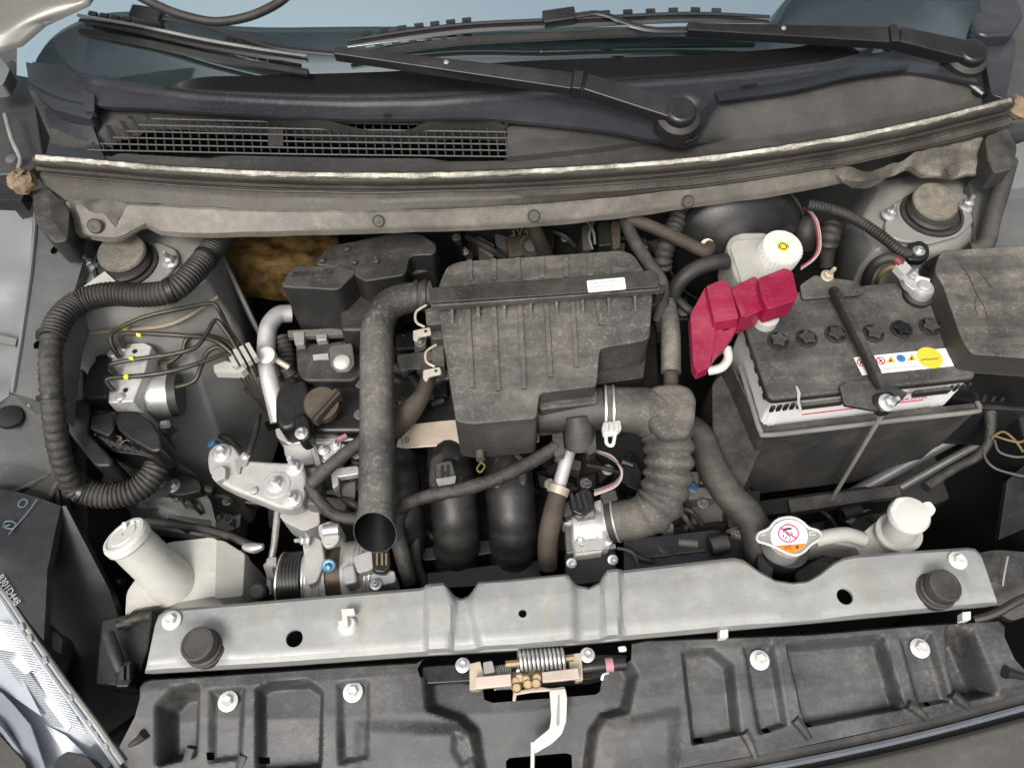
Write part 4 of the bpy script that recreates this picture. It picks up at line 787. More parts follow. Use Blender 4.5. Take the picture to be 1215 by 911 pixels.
MB().px([(516, 548), (536, 545), (541, 562), (538, 574), (518, 576), (516, 564)], .075, .02, r=3).build('plug', 'plastic', fi, bevel=.003); MB().px([(517, 568), (541, 564), (540, 573), (520, 577)], .079, .006, r=1).build('lip', 'steel_dull', fi, bevel=.001)
MB().px([(523, 552), (526, 552), (526, 560), (530, 559), (530, 551), (533, 551), (533, 566), (530, 566), (530, 562), (526, 563), (526, 567), (523, 567)], .0765, .003).build('latch', 'deep', fi)
# ---- engine mount bracket
mt_ = thing('engine_mount', 'cast aluminium engine mount bracket with hex bolts above the washer bottle', 'engine mount', P(310, 570, -.05))
mo = [(245, 545), (247, 534), (255, 526), (266, 524), (277, 528), (286, 540), (294, 545), (318, 547), (340, 548), (352, 546), (361, 552), (364, 566), (363, 584), (358, 598), (346, 604), (330, 602), (300, 590), (275, 580), (254, 569), (247, 558)]
MB().px(mo, .030, .028, r=3, taper=.98).build('bracket', 'alu', mt_, bevel=.005, seg=3)
MB().px([(330, 610), (345, 604), (364, 590), (378, 600), (380, 622), (360, 630), (336, 618)], -.01, .05, r=4).build('arm', 'alu', mt_, bevel=.004)
MB().px([(360, 555), (376, 552), (382, 580), (378, 600), (362, 598)], .015, .05, r=4).build('boss_block', 'alu_dark', mt_, bevel=.004)
for x, y, q, kd in ((263, 538, .012, 'bolt'), (350, 555, .0115, 'stud'), (328, 575, .0115, 'nut'), (347, 592, .0115, 'nut')): bolt(P(x, y, .030), q, mt_, 'alu_bright', kd, spin=.3, sz=1.1 if kd == 'bolt' else .9)
MB().px([(252, 556), (263, 552), (268, 556), (267, 566), (256, 571), (251, 566)], .040, .012, r=1).build('square_boss', 'alu', mt_, bevel=.002)
MB().lathe([(.005, -.002), (.0045, .004), (.002, .005)], P(302, 583, .03), n=14).build('pin', 'alu', mt_)
MB().lathe([(.022, -.003), (.017, .001), (.016, .001)], P(328, 575, .030), n=28).build('boss_ring', 'alu', mt_)
MB().tp([(308, 492, -.01), (304, 512, .015), (297, 534, .034), (291, 540, .036)], [.003, .004, .0035, .004], n=8).build('ground_strap', 'tape', mt_)
MB().px([(278, 545), (288, 540), (296, 542), (292, 552), (286, 553), (284, 562), (280, 561)], .034, .003, r=1).build('ground_lug', 'steel_dull', mt_, bevel=.0008); bolt(P(291, 541, .036), .006, mt_, 'steel', 'nut', sz=.7)
MB().lathe([(.007, -.006), (.007, .004), (.004, .006)], P(253, 527, .02), (-.5, .2, 1), n=16).build('bolt_head', 'bolt_blue', mt_)
for q in ([(370, 522, .01), (376, 545, .0), (380, 560, -.01)],): MB().tp(q, .005, n=8).build('lifting_eye', 'steel_dull', mt_)
# fasteners around the head front
hw_ = thing('head_bracket', 'bright pitted steel studs beside the snorkel above the engine mount', 'bracket', P(395, 540, -.02))
for q in ([(378, 530), (400, 524), (412, 528), (408, 540), (384, 545)], [(390, 540), (398, 538), (402, 575), (395, 580)], [(398, 555), (425, 552), (426, 562), (400, 566)]): MB().px(q, .02, .012, r=3).build('plate', 'alu_bright', hw_, bevel=.002)
for x, y in ((384, 534), (398, 528), (392, 548)): bolt(P(x, y, .022), .0075, hw_, 'alu_bright', 'nut', sz=.8)
patch([(397, 520), (410, 514), (412, 518), (400, 524)], .026, 'wire_pink', hw_, 'paint_mark', th=.002)
# ---- alternator
al = thing('alternator', 'silver alternator with black pulley and copper windings behind the crossbar', 'alternator', P(415, 680, -.12))
pz = -.015
MB().tube([P(336, 690, pz-.02), P(362, 688, pz-.02)], .036, n=30).build('pulley', 'plastic_clean', al); MB().tube([P(336, 690, pz-.02), P(338, 690, pz-.02)], .0372, n=30).build('pulley_rim', 'steel', al)
MB().tube([P(362, 686, pz-.02), P(372, 685, pz-.02), P(392, 683, pz-.02)], [.030, .038, .040], n=26).build('housing', 'alu', al)
MB().tube([P(392, 683, pz-.02), P(410, 681, pz-.02)], .0365, n=26).build('windings', 'copper', al)
MB().tube([P(410, 681, pz-.02), P(420, 680, pz-.02), P(450, 677, pz-.02), P(462, 676, pz-.02)], [.040, .041, .039, .030], n=26).build('housing', 'alu', al)
for x in (366, 370, 374, 378, 382, 386): MB().tube([P(x, 686-(x-362)*.1, pz-.02), P(x+1.4, 686-(x-362)*.1, pz-.02)], .0345+(x-362)*.00028, n=26).build('cooling_fin', 'alu_bright', al)
for x in (424, 429, 434, 439, 444): MB().tube([P(x, 680-(x-420)*.1, pz-.02), P(x+1.6, 680-(x-420)*.1, pz-.02)], .0418, n=26).build('cooling_fin', 'alu_bright', al)
for x in (342, 346, 350, 354, 358): MB().tube([P(x, 689.5, pz-.02), P(x+1.6, 689.4, pz-.02)], .0366, n=30).build('pulley_rib', 'gloss_black', al)
for q, z in (([(358, 640), (372, 634), (382, 640), (386, 665), (376, 690), (364, 694)], .012), ([(376, 622), (392, 616), (404, 622), (404, 634), (390, 640), (378, 636)], .02), ([(418, 660), (440, 652), (455, 662), (440, 676), (424, 680)], .018), ([(405, 672), (420, 668), (424, 690), (408, 694)], .02), ([(440, 680), (468, 676), (470, 690), (445, 696)], .015)): MB().px(q, z, .04, r=4).build('housing_lug', 'alu', al, bevel=.004)
MB().px([(384, 624), (396, 618), (403, 624), (403, 640), (396, 648), (386, 650), (380, 640)], .03, .008, r=4).build('tension_bracket', 'alu', al, bevel=.002)
MB().tube([P(384, 630, .032), P(402, 628, .032)], .008, n=16).build('tension_bush', 'steel', al)
bolt(P(390, 671, .022), .0085, al, 'bolt_blue', 'bolt', (0, -.5, .8)); bolt(P(364, 640, .018), .009, al, 'alu_bright', 'nut', (-.7, -.2, .5)); bolt(P(446, 693, .018), .007, al, 'steel', 'nut')
MB().px([(440, 650), (462, 648), (464, 672), (456, 680), (442, 678)], .026, .025, r=4).build('plug_socket', 'gloss_black', al, bevel=.003)
for k in (446, 452, 457): MB().px([(k, 656), (k+2.4, 656), (k+2.4, 670), (k, 670)], .0275, .002).build('plug_pin', 'zinc_brown', al)
# ---- throttle body
tb = thing('throttle_body', 'bright cast throttle body with black motor below the ribbed hose', 'throttle body', P(700, 650, -.08))
MB().px([(678, 612), (700, 604), (716, 606), (718, 640), (716, 655), (682, 660), (678, 640)], .012, .06, r=4).build('casting', 'alu', tb, bevel=.005, seg=3)
MB().tube([P(678, 630, -.005), P(720, 626, -.005)], .028, n=24).build('bore', 'alu_bright', tb)
MB().px([(670, 652), (726, 646), (732, 652), (732, 690), (672, 696), (668, 660)], -.004, .05, r=5).build('motor_cover', 'gloss_black', tb, bevel=.004)
MB().px([(672, 651), (730, 645), (731, 650), (673, 656)], .0, .006, r=1).build('gasket', 'steel_dull', tb)
MB().px([(666, 602), (684, 594), (690, 606), (682, 622), (668, 622)], .010, .03, r=3).build('casting', 'alu', tb, bevel=.003)
MB().px([(670, 624), (684, 622), (686, 650), (672, 654)], .004, .03, r=3).build('casting', 'alu_dark', tb, bevel=.003)
MB().px([(700, 596), (722, 590), (728, 600), (726, 646), (716, 650), (712, 606)], .020, .008, r=3).build('flange', 'alu', tb, bevel=.002)
MB().px([(682, 642), (722, 638), (724, 650), (682, 655)], .016, .02, r=3).build('flange', 'alu', tb, bevel=.002)
MB().tube([P(684, 612, .022), P(704, 609, .022)], .008, n=14).build('shaft_boss', 'alu_dark', tb)
for x, y in ((720, 597), (722, 642), (676, 608), (690, 648)): bolt(P(x, y, .021 if x > 700 else .013), .0048, tb, 'steel', 'bolt')
for x, y in ((678, 668), (727, 664)): bolt(P(x, y, -.003), .0065, tb, 'alu_bright', 'bolt', (0, -.4, 1))
for x, y, q in ((684, 620, .006), (706, 622, .006), (688, 640, .005), (712, 636, .006), (697, 612, .007)): MB().lathe([(q, -.01), (q, .003), (q*.5, .006)], P(x, y, .013), (0, -.3, 1), n=14).build('boss', 'alu_bright', tb)
MB().px([(674, 590), (695, 576), (704, 584), (706, 600), (690, 612), (678, 606)], .04, .025, r=4).build('connector', 'gloss_black', tb, bevel=.003)
MB().px([(664, 600), (678, 592), (684, 606), (670, 614)], .034, .02, r=3).build('connector', 'plastic', tb, bevel=.003)
for x in (676, 683, 690): MB().px([(x, 586), (x+3, 584), (x+8, 602), (x+5, 604)], .043, .004).build('connector_rib', 'plastic_clean', tb)
# ---- ribbed intake hose with clamps
ih = thing('ribbed_intake_hose', 'fat dusty ribbed rubber intake hose right of the air filter box', 'hose', P(780, 560, -.05))
MB().tube([P(716, 485, .096), P(745, 486, .098), P(770, 490, .098), P(789, 508, .092), P(794, 540, .080), P(791, 572, .064), P(780, 600, .048), P(757, 614, .034), P(728, 618, .022)], [.0275, .0278, .030, .0300, .0282, .0278, .0270, .0250, .0245], n=30, sub=9, corr=(.0165, .0027, .36, .82)).build('hose', 'hose_dusty', ih, smooth=70)
MB().px([(762, 468), (774, 455), (800, 451), (820, 456), (828, 470), (826, 498), (818, 516), (790, 520), (772, 505)], .124, .055, r=7).build('chamber', 'hose_dusty', ih, bevel=.010, seg=4)
for s, (p0, p1, rr_) in enumerate((((716, 486, .096), (731, 486, .097), .0300), ((719, 619, .0185), (735, 616, .024), .0268))):
    a, b = P(*p0), P(*p1); c = thing('hose_clamp', ('double wire clamp on the top end of the ribbed hose', 'double wire clamp where the ribbed hose meets the throttle body')[s], 'hose clamp', a-Vector((0, 0, .03)), 'hose clamps')
    for f in (.15, .75): q = a.lerp(b, f); d = (b-a).normalized()*.0012; MB().tube([q-d, q+d], rr_+.0012, n=30).build('wire_ring', 'steel' if s == 0 else 'steel_dull', c)
    MB().tube([a.lerp(b, .25), a.lerp(b, .65)], rr_, n=30).build('band', 'hose_dusty' if s == 0 else 'rubber', c)
    if s == 0:
        MB().px([(714, 508), (716, 500), (736, 498), (738, 508), (733, 514), (716, 516)], .112, .008, r=2).build('lock', 'bolt_white', c, bevel=.002); MB().tp([(719, 515, .108), (720, 526, .10), (727, 528, .098), (730, 514, .108)], .0022, n=6).build('lock_loop', 'bolt_white', c)
        for x in (718, 724, 730): MB().px([(x, 502), (x+4, 501), (x+4, 510), (x, 511)], .116, .005).build('lock_tooth', 'bolt_white', c, bevel=.001)
    else: MB().px([(712, 586), (730, 580), (734, 592), (716, 598)], .045, .01, r=2).build('lock', 'plastic', c, bevel=.002)
# ================================================================ hoses
def hose(name, label, pts, r, mt='rubber', n=14, cat='hose', **k): return MB().tp(pts, r, n=n, sub=8, **k).build(name, mt, label=label, cat=cat, smooth=70)
hose('radiator_hose', 'thick grey radiator hose running from behind the ribbed hose down to the radiator cap', [(815, 505, .03), (832, 520, .035), (845, 555, .038), (866, 588, .036), (890, 614, .032), (900, 645, .02), (905, 690, -.02)], [.017, .0185, .019, .019, .019, .0185, .0185], 'hose_mid', 20)
hose('vacuum_hose', 'dusty grey hose curving past the rear right corner of the air filter box', [(742, 262, .16), (752, 285, .165), (768, 310, .168), (784, 335, .165), (786, 360, .14), (780, 380, .12)], [.0085, .0085, .0085, .009, .008, .007], 'hose_mid')
hose('heater_hose', 'brown hose from under the cowl to the brake booster', [(745, 258, .17), (775, 270, .165), (810, 286, .16), (836, 298, .155), (842, 292, .15)], .0085, 'hose_brown')
hose('heater_hose', 'ribbed dusty hose hanging behind the air filter box, right of the grey hose', [(808, 250, .13), (798, 275, .125), (788, 300, .12), (786, 320, .10)], .012, 'hose_mid', corr=(.009, .0016))
hose('coolant_hose', 'black hose arching from the brake booster toward the air filter box', [(862, 310, .14), (838, 314, .145), (815, 326, .14), (800, 345, .12), (795, 370, .09)], .0105, 'rubber')
hose('coolant_hose', 'thin black hose below the arching hose left of the red cover', [(800, 352, .11), (815, 366, .11), (830, 375, .10)], .006, 'rubber')
hose('breather_hose', 'short tan hose with brown end between air filter box and red terminal cover', [(792, 358, .13), (794, 372, .13), (796, 400, .125), (796, 442, .115)], [.009, .0115, .0125, .0125], 'hose_dusty')
hose('breather_hose_end', 'dark brown pipe end below the short tan hose', [(796, 440, .114), (796, 462, .10)], .009, 'hose_brown')
hose('purge_hose', 'dusty harness tube sweeping over the manifold runners to the drain nozzle', [(472, 606, .045), (486, 596, .06), (510, 588, .075), (550, 580, .083), (590, 567, .083), (630, 548, .08), (660, 530, .08)], .0082, 'tape', wob=.11)
hose('purge_valve_pipe', 'grey plastic pipe hanging below the drain nozzle', [(676, 532, .06), (668, 560, .055), (662, 582, .05)], .0085, 'pipe_alu')
hose('purge_valve_hose', 'dusty brown hose hanging left of the throttle body', [(663, 580, .05), (656, 610, .04), (650, 640, .02), (650, 672, -.01)], [.011, .0125, .0125, .012], 'hose_brown', 16)
MB().tube([P(664, 577, .052), P(661, 586, .049)], .0135, n=18).build('hose_clamp', 'zinc_gold', label='brass band clamp on the brown hose left of the throttle body', cat='hose clamp', group='hose clamps')
hose('breather_pipe', 'dark brown hose between snorkel and air filter box', [(508, 432, .10), (508, 450, .10), (500, 470, .095), (484, 490, .08), (466, 510, .06)], [.009, .010, .011, .015, .015], 'hose_brown')
hose('breather_pipe', 'dark brown hose standing behind the air filter box', [(628, 255, .15), (636, 275, .13), (648, 305, .08), (656, 330, .04)], [.009, .010, .011, .012], 'hose_brown')
hose('oil_hose', 'grey hose leaning against the left side of the snorkel', [(452, 505, .05), (425, 526, .05), (395, 550, .045), (368, 575, .04)], .0085, 'hose_mid')
hose('tape_loom', 'taped loom crossing behind the snorkel mouth', [(366, 575, .035), (380, 595, .03), (400, 612, .03), (430, 616, .035), (452, 620, .04)], .0075, 'tape', wob=.06)
hose('vent_hose', 'dusty hose falling behind the snorkel mouth', [(478, 600, .045), (470, 625, .035), (478, 660, .02), (486, 690, -.01)], [.009, .010, .010, .009], 'tape')
hose('vent_hose', 'smooth black hose left of the manifold runners', [(494, 612, .0), (492, 640, .0), (494, 670, -.02), (505, 695, -.04)], .0075, 'rubber')
hose('coolant_pipe', 'shiny aluminium pipe bending down left of the resonator', [(345, 372, .05), (330, 374, .055), (319, 388, .055), (316, 410, .05), (317, 440, .045), (325, 470, .035), (332, 500, .02)], .0125, 'pipe_alu', 18)
hose('coolant_hose', 'corrugated black hose beside the aluminium pipe', [(334, 400, .04), (340, 420, .035), (342, 440, .03), (352, 452, .02)], .011, 'rubber', corr=(.007, .0015))
vl = thing('service_valve', 'cream service cap on the aluminium pipe', 'cap', P(321, 424, .05)); MB().lathe([(.0105, 0), (.0115, .004), (.0115, .012), (.009, .0135)], P(320, 424, .066), (-.1, -.3, 1), n=22).build('cap', 'white_cap', vl); MB().tp([(326, 425, .066), (333, 430, .06), (343, 436, .055)], .004, n=8).build('stem', 'zinc_gold', vl)
hose('ac_pipe', 'thin grey pipe standing behind the washer bottle', [(330, 600, -.02), (326, 640, -.03), (322, 668, -.04), (320, 705, -.05)], .0045, 'steel_dull')
af = thing('pipe_fitting', 'grey hex fitting on the thin pipe behind the washer bottle', 'fitting', P(320, 680, -.08)); MB().lathe([(.008, -.012), (.008, .010)], P(322, 676, -.02), (0, .4, 1), n=6).build('hex', 'steel_dull', af); MB().lathe([(.0105, -.01), (.0105, .006), (.008, .0085)], P(307, 702, -.01), (0, -.2, 1), n=20).build('cap', 'rubber', af); MB().px([(316, 662), (328, 660), (328, 672), (316, 674)], -.01, .01).build('hex', 'steel_dull', af, bevel=.001)
hose('crank_loom', 'braided loom running behind the washer bottle', [(175, 618, -.04), (210, 622, -.03), (260, 632, -.02), (300, 648, -.02)], .0055, 'tape', wob=.08)
hose('loom_end', 'shiny foil loom end right of the washer bottle', [(290, 648, -.015), (302, 650, -.012), (312, 648, -.01)], [.005, .007, .004], 'steel')
# thin harness wires near the throttle body
for k, (mt, dx) in enumerate((('wire_grey', 0), ('wire_pink', 3), ('wire_white', 5))):
    MB().tp([(704+dx, 535, .06), (722+dx, 542, .06), (738, 556+dx, .06), (730, 572+dx, .05), (705, 582+dx, .045)], .0014, n=5, sub=6).build('sensor_wire', mt, label=('thin grey', 'thin pink', 'thin white')[k]+' wire looping above the throttle body', cat='wire', group='sensor wires')
MB().tp([(732, 650, .0), (750, 655, .0), (758, 672, -.01)], .0018, n=5).build('sensor_wire', 'wire_grey', label='thin grey wire looping below the throttle body', cat='wire', group='sensor wires')
MB().tp([(569, 527, .07), (570, 545, .075)], .0055, n=10).build('air_box_peg', 'hose_dusty', label='small grey peg hanging under the front of the air filter box', cat='peg')
MB().tp([(571, 548, .08), (575, 553, .082), (570, 560, .082), (566, 556, .082), (571, 548, .08)], .0012, n=5).build('wire_loop', 'wire_yellow', label='tiny yellow wire loop under the peg of the air filter box', cat='wire')
# ================================================================ strut mounts
def strut(cx, cy, label, bolts, zc=.146):
    c = P(cx, cy, zc); t = thing('strut_mount', label, 'strut mount', c, 'strut mounts')
    pl = [(cx+dx, cy+dy) for dx, dy in ((-54, 14), (-50, 26), (-36, 32), (0, 36), (36, 26), (52, 10), (62, -6), (58, -16), (40, -24), (0, -28), (-34, -18), (-50, 4))]
    MB().px(pl, zc+.002, .006, r=6).build('plate', 'tower', t, bevel=.002)
    MB().lathe([(.042, 0), (.041, .005), (.037, .006), (.036, .003)], c+Vector((0, -.004, 0)), n=40).build('ring', 'rubber', t)
    MB().lathe([(.0335, 0), (.034, .005), (.031, .008)], c+Vector((0, -.003, .002)), n=40).build('bellows', 'rubber', t)
    MB().lathe([(.0290, .0), (.0300, .003), (.0305, .009), (.0285, .0115), (.003, .0118), (0.0, .0108)], c+Vector((0, .004, .010)), (.03, -.16, 1), n=40).build('dust_cap', 'strut_cap', t)
    for x, y in bolts: bolt(P(x, y, zc+.003), .0105, t, 'steel', 'nut', sz=1.15)
strut(151, 312, 'left strut mount with brown dust cap beside the corrugated loom', ((107, 316), (202, 312)))
strut(1103, 253, 'right strut mount with cracked tan dust cap above the fuse box', ((1055, 256), (1146, 246)))
bkt = thing('tower_bracket', 'black oval bracket with a steel bolt in front of the right strut', 'bracket', P(1090, 300, .12)); MB().px([(1074, 300), (1078, 288), (1092, 284), (1103, 290), (1104, 303), (1096, 309), (1078, 308)], .152, .012, r=5).build('plate', 'gloss_black', bkt, bevel=.003); bolt(P(1090, 298, .152), .008, bkt, 'steel')
tg = thing('paper_tag', 'white paper tag stuck on the left strut tower beside its dust cap', 'tag', P(118, 335, .15)); MB().px([(96, 342), (124, 322), (140, 336), (130, 342), (102, 343)], .161, .0008, ky=.2, y0=.43).build('paper', 'white_dirty', tg)
for k in range(5): MB().px([(112+k*3, 336-k*2.2), (124+k*2.4, 338-k*1.6), (124+k*2.4, 338.7-k*1.6), (112+k*3, 336.7-k*2.2)], .1614, .0002, ky=.2, y0=.43).build('print_mark', 'grey_ink', tg)
# ================================================================ left harness loom
lm = thing('corrugated_loom', 'thick black corrugated wiring loom looping down the left side', 'wiring loom', P(80, 470, .0))
MB().tp([(268, 276, .145), (250, 298, .155), (232, 320, .162), (205, 344, .165), (170, 350, .165), (130, 349, .165), (95, 358, .163), (72, 378, .172), (62, 400, .172)], .0145, n=18, sub=8, corr=(.0048, .0011)).build('corrugated_sleeve', 'rubber', lm, smooth=70)
MB().tp([(62, 398, .170), (60, 430, .168), (62, 470, .155), (66, 510, .125), (74, 548, .09), (86, 575, .055)], .0125, n=14, sub=9, wob=.05, corr=(.011, .0006)).build('taped_run', 'tape', lm)
MB().tp([(84, 568, .055), (98, 582, .04), (130, 588, .03), (160, 582, .028), (180, 565, .03), (188, 545, .032), (186, 520, .036)], .0155, n=18, sub=8, corr=(.0055, .0012)).build('corrugated_sleeve', 'tape', lm, smooth=70)
for a, b in (((205, 344, .166), (199, 346, .166)), ((246, 304, .157), (243, 308, .158)), ((61, 395, .171), (61, 401, .170)), ((62, 470, .155), (62, 475, .153)), ((96, 582, .042), (101, 584, .04))): MB().tube([P(*a), P(*b)], .0165, n=16).build('cable_tie', 'gloss_black', lm)
for x, y, z in ((50, 388, .15), (52, 455, .125)): MB().px([(x-6, y-8), (x+6, y-6), (x+8, y+8), (x-4, y+8)], z, .02, r=3).build('loom_clip', 'gloss_black', lm, bevel=.002)
for k, q in enumerate(([(72, 556, .06), (45, 570, .04), (20, 582, .03), (0, 590, .03)], [(74, 566, .05), (60, 590, .03), (62, 620, .0)], [(76, 566, .05), (80, 600, .01), (84, 630, -.02)], [(30, 560, .04), (40, 575, .03), (62, 580, .03)])):
    MB().tp(q, (.0045, .004, .005, .006)[k], n=8, wob=.08).build('branch', 'tape', lm)
# ================================================================ brake modulator
ab_ = thing('brake_modulator', 'brake modulator with pale aluminium valve block and round motor at the left', 'brake modulator', P(165, 480, -.03))
MB().px([(131, 428), (142, 408), (170, 406), (180, 410), (172, 440), (158, 476), (128, 478)], .085, .05, r=2).build('valve_block', 'bolt_white', ab_, bevel=.0025)
MB().px([(128, 478), (160, 475), (186, 500), (190, 508), (140, 505), (112, 490), (112, 470)], .055, .06, r=3).build('pump_block', 'alu_dark', ab_, bevel=.003)
MB().tube([P(180, 470, .04), P(205, 468, .038)], .030, n=30).build('motor_can', 'alu_bright', ab_); MB().tube([P(204, 468, .038), P(214, 467, .037)], [.0305, .029], n=30).build('motor_cap', 'body_dark', ab_)
MB().px([(97, 471), (103, 440), (111, 427), (130, 423), (133, 440), (126, 472)], .090, .06, r=5).build('control_housing', 'plastic_clean', ab_, bevel=.005)
MB().px([(112, 424), (118, 420), (136, 421), (136, 430), (114, 434)], .080, .02, r=2).build('port', 'plastic_clean', ab_, bevel=.003)
MB().px([(80, 503), (88, 474), (98, 472), (106, 478), (104, 512), (134, 545), (130, 553), (112, 553), (80, 512)], .078, .06, r=5).build('control_lid', 'plastic_clean', ab_, bevel=.005, seg=3)
MB().px([(104, 506), (108, 492), (136, 486), (158, 486), (174, 494), (188, 512), (193, 534), (188, 546), (168, 540), (135, 536), (110, 522)], .062, .05, r=8).build('connector_plug', 'gloss_black', ab_, bevel=.007, seg=3)
MB().px([(106, 508), (109, 492), (133, 487), (136, 508), (128, 518)], .090, .045, r=4).build('plug_head', 'gloss_black', ab_, bevel=.005, seg=3)
MB().px([(136, 490), (156, 486), (176, 495), (190, 514), (192, 534), (180, 536), (152, 520), (138, 508)], .096, .05, r=8).build('plug_cover', 'gloss_black', ab_, bevel=.010, seg=4)
for k in range(5): MB().px([(100+k*1.2, 480+k*5), (103+k*1.2, 480+k*5), (104+k*1.2, 483+k*5), (101+k*1.2, 483+k*5)], .0665, .002).build('lid_rib', 'plastic_clean', ab_)
MB().px([(130, 490), (136, 487), (146, 525), (140, 530)], .072, .006, r=2).build('plug_latch', 'plastic', ab_, bevel=.002)
for k in range(7): MB().tp([(112+k*10, 512+k*3.5, .062), (122+k*9.5, 520+k*3.2, .074), (134+k*8.6, 530+k*2, .070)], .0018, n=5).build('plug_wire', 'tape', ab_)
for k in range(3): MB().tp([(112+k*15, 516+k*6, .075), (120+k*15, 510+k*6, .078), (130+k*15, 513+k*7, .076)], .0008, n=5).build('plug_wire', 'wire_grey', ab_)
for x, y in ((160, 417), (149, 463)): MB().lathe([(.0032, 0), (.0032, .0008)], P(x, y, .0853)).build('block_hole', 'deep', ab_)
for x, y in ((134, 421), (146, 414), (134, 440), (131, 455), (143, 472)): MB().lathe([(.006, -.004), (.006, .003), (.004, .005)], P(x, y, .085), n=14).build('port', 'alu_bright', ab_)
for x, y, mt in ((192, 504, 'bolt_white'), (175, 430, 'bolt_white'), (166, 462, 'bolt_white'), (192, 436, 'alu_dark')): MB().tube([P(x, y, .055), P(x+8, y-1, .056)], .0055, n=6).build('line_fitting', mt, ab_)
def line(pts, lb, marks=()):
    t = thing('brake_line', lb, 'brake line', P(*pts[0])-Vector((0, 0, .02)), 'brake lines'); MB().tp(pts, .0031, n=8, sub=6).build('tube', 'pipe', t, smooth=70)
    for x, y, z in marks: MB().tube([P(x-2.5, y, z), P(x+2.5, y, z)], .0042, n=10).build('paint_band', 'paint_yellow', t)
line([(142, 424, .09), (133, 410, .105), (132, 396, .115), (148, 386, .126), (175, 375, .134), (215, 366, .134), (250, 360, .125), (260, 368, .115), (272, 392, .085), (284, 410, .082)], 'outermost brake line arching highest over the modulator', [(148, 388, .117)])
line([(148, 412, .09), (143, 402, .105), (148, 396, .112), (180, 396, .115), (215, 398, .112), (245, 401, .10), (262, 408, .09), (276, 420, .082)], 'second brake line, level along the top of the valve block', [(166, 396.5, .113)])
line([(138, 444, .09), (131, 434, .105), (140, 430, .108), (170, 425, .108), (205, 420, .106), (232, 412, .105), (245, 396, .102), (256, 380, .10), (270, 396, .09), (281, 414, .082)], 'third brake line with a sharp peak right of the valve block', [(157, 426, .108)])
line([(135, 464, .09), (126, 452, .102), (134, 448, .104), (165, 446, .105), (205, 440, .104), (245, 428, .098), (268, 420, .09), (277, 428, .082)], 'fourth brake line running straight over the motor', [(151, 447, .104)])
line([(183, 429, .057), (200, 430, .06), (216, 418, .066), (222, 402, .075), (240, 398, .08), (262, 402, .083), (280, 416, .08)], 'upper brake line leaving the side of the valve block')
line([(176, 461, .057), (205, 460, .06), (230, 452, .066), (238, 436, .074), (246, 418, .08), (260, 412, .083), (272, 424, .08)], 'lower brake line leaving the side of the valve block')
ck = thing('line_clip', 'white plastic comb clip holding the brake lines', 'clip', P(275, 430, .06))
MB().px([(253, 433), (268, 428), (292, 436), (286, 442), (254, 441)], .080, .014, r=1).build('base', 'white_dirty', ck, bevel=.001)
for k in range(4): x, y = 268+k*7.5, 418-k*3.5; MB().px([(x, y), (x+5, y-2), (x+15, y+15), (x+10, y+18)], .088+k*.002, .012, r=1).build('tooth', 'white_dirty', ck, bevel=.001)
for k in range(4): MB().tp([(278+k*4, 434-k*6, .08), (296+k*3, 460-k*2, .05), (318+k*2, 490, .0)], .0032, n=6).build('tube', 'pipe', ck)
# ================================================================ washer bottle (left)
wb = thing('washer_bottle', 'white washer bottle with a leaning filler neck behind the crossbar at the left', 'bottle', P(220, 690, -.12))
MB().px([(186, 650), (200, 643), (252, 637), (262, 643), (260, 706), (200, 716), (158, 722), (148, 738), (150, 702), (170, 674)], -.010, .12, r=7).build('tank', 'white_plastic', wb, bevel=.008, seg=4)
MB().px([(256, 640), (266, 641), (291, 657), (288, 707), (254, 710)], -.014, .10, r=4, kx=-.75, x0=-.40).build('tank_shoulder', 'white_plastic', wb, bevel=.006, seg=3)
MB().px([(284, 651), (293, 657), (290, 708), (281, 709)], -.030, .012, r=3).build('seam_flange', 'white_plastic', wb, bevel=.003)
MB().tp([(160, 716, -.05), (205, 650, -.02), (262, 646, -.02), (287, 668, -.03)], .0014, n=5).build('mould_seam', 'white_plastic', wb)
a, b = P(204, 690, -.015), P(152, 640, .055); ax = (b-a).normalized()
MB().tube([a-ax*.01, a.lerp(b, .3), a.lerp(b, .7), b], [.030, .0268, .0258, .0252], n=30, sub=5).build('filler_neck', 'white_plastic', wb, smooth=70)
cpn = MB().lathe([(.0250, -.006), (.0278, -.002), (.0280, .005), (.0262, .0085), (.0225, .0092), (.0216, .0078), (.0165, .0078), (.0158, .0092), (.004, .0094)], b, ax, n=40).build('cap', 'white_cap', wb, smooth=25)
MB().lathe([(.0018, 0), (.0018, .0006)], b+ax*.0086).build('cap_hole', 'deep', cpn)
for x, y in ((147, 620), (157, 619)): MB().px([(x-3, y+6), (x-2.5, y-1), (x+2.5, y-1.5), (x+3.5, y+7)], .060, .006, r=2).build('cap_tab', 'white_cap', cpn, bevel=.002)
# ================================================================ left corner: lamp housing, headlight, horn brackets
lh = thing('lamp_housing', 'matte black headlamp housing at the left edge with a chalk mark and numbers', 'lamp housing', P(60, 690, -.2))
sheet([([(-80, 590), (0, 580), (50, 592), (72, 600)], [( -80, .06), (72, .05)]), ([(-80, 660), (0, 660), (40, 668), (56, 676)], .055), ([(-80, 700), (0, 690), (36, 740), (52, 760)], .05)], 20, 6, th=.012, nz=.001).build('top', 'housing_black', lh)
sheet([([(48, 594), (60, 600), (78, 600)], .048), ([(44, 680), (80, 690), (130, 700)], .0), ([(50, 770), (90, 780), (150, 760)], -.06), ([(60, 900), (110, 880), (170, 840)], -.10)], 14, 8, th=.02).build('side', 'housing_black', lh)
MB().px([(60, 640), (90, 640), (140, 720), (150, 800), (160, 900), (60, 860), (40, 720)], -.12, .1).build('shell', 'deep', lh, bevel=.01)
a, b, c = P(2, 688, .0515), P(20, 716, .0515), 0
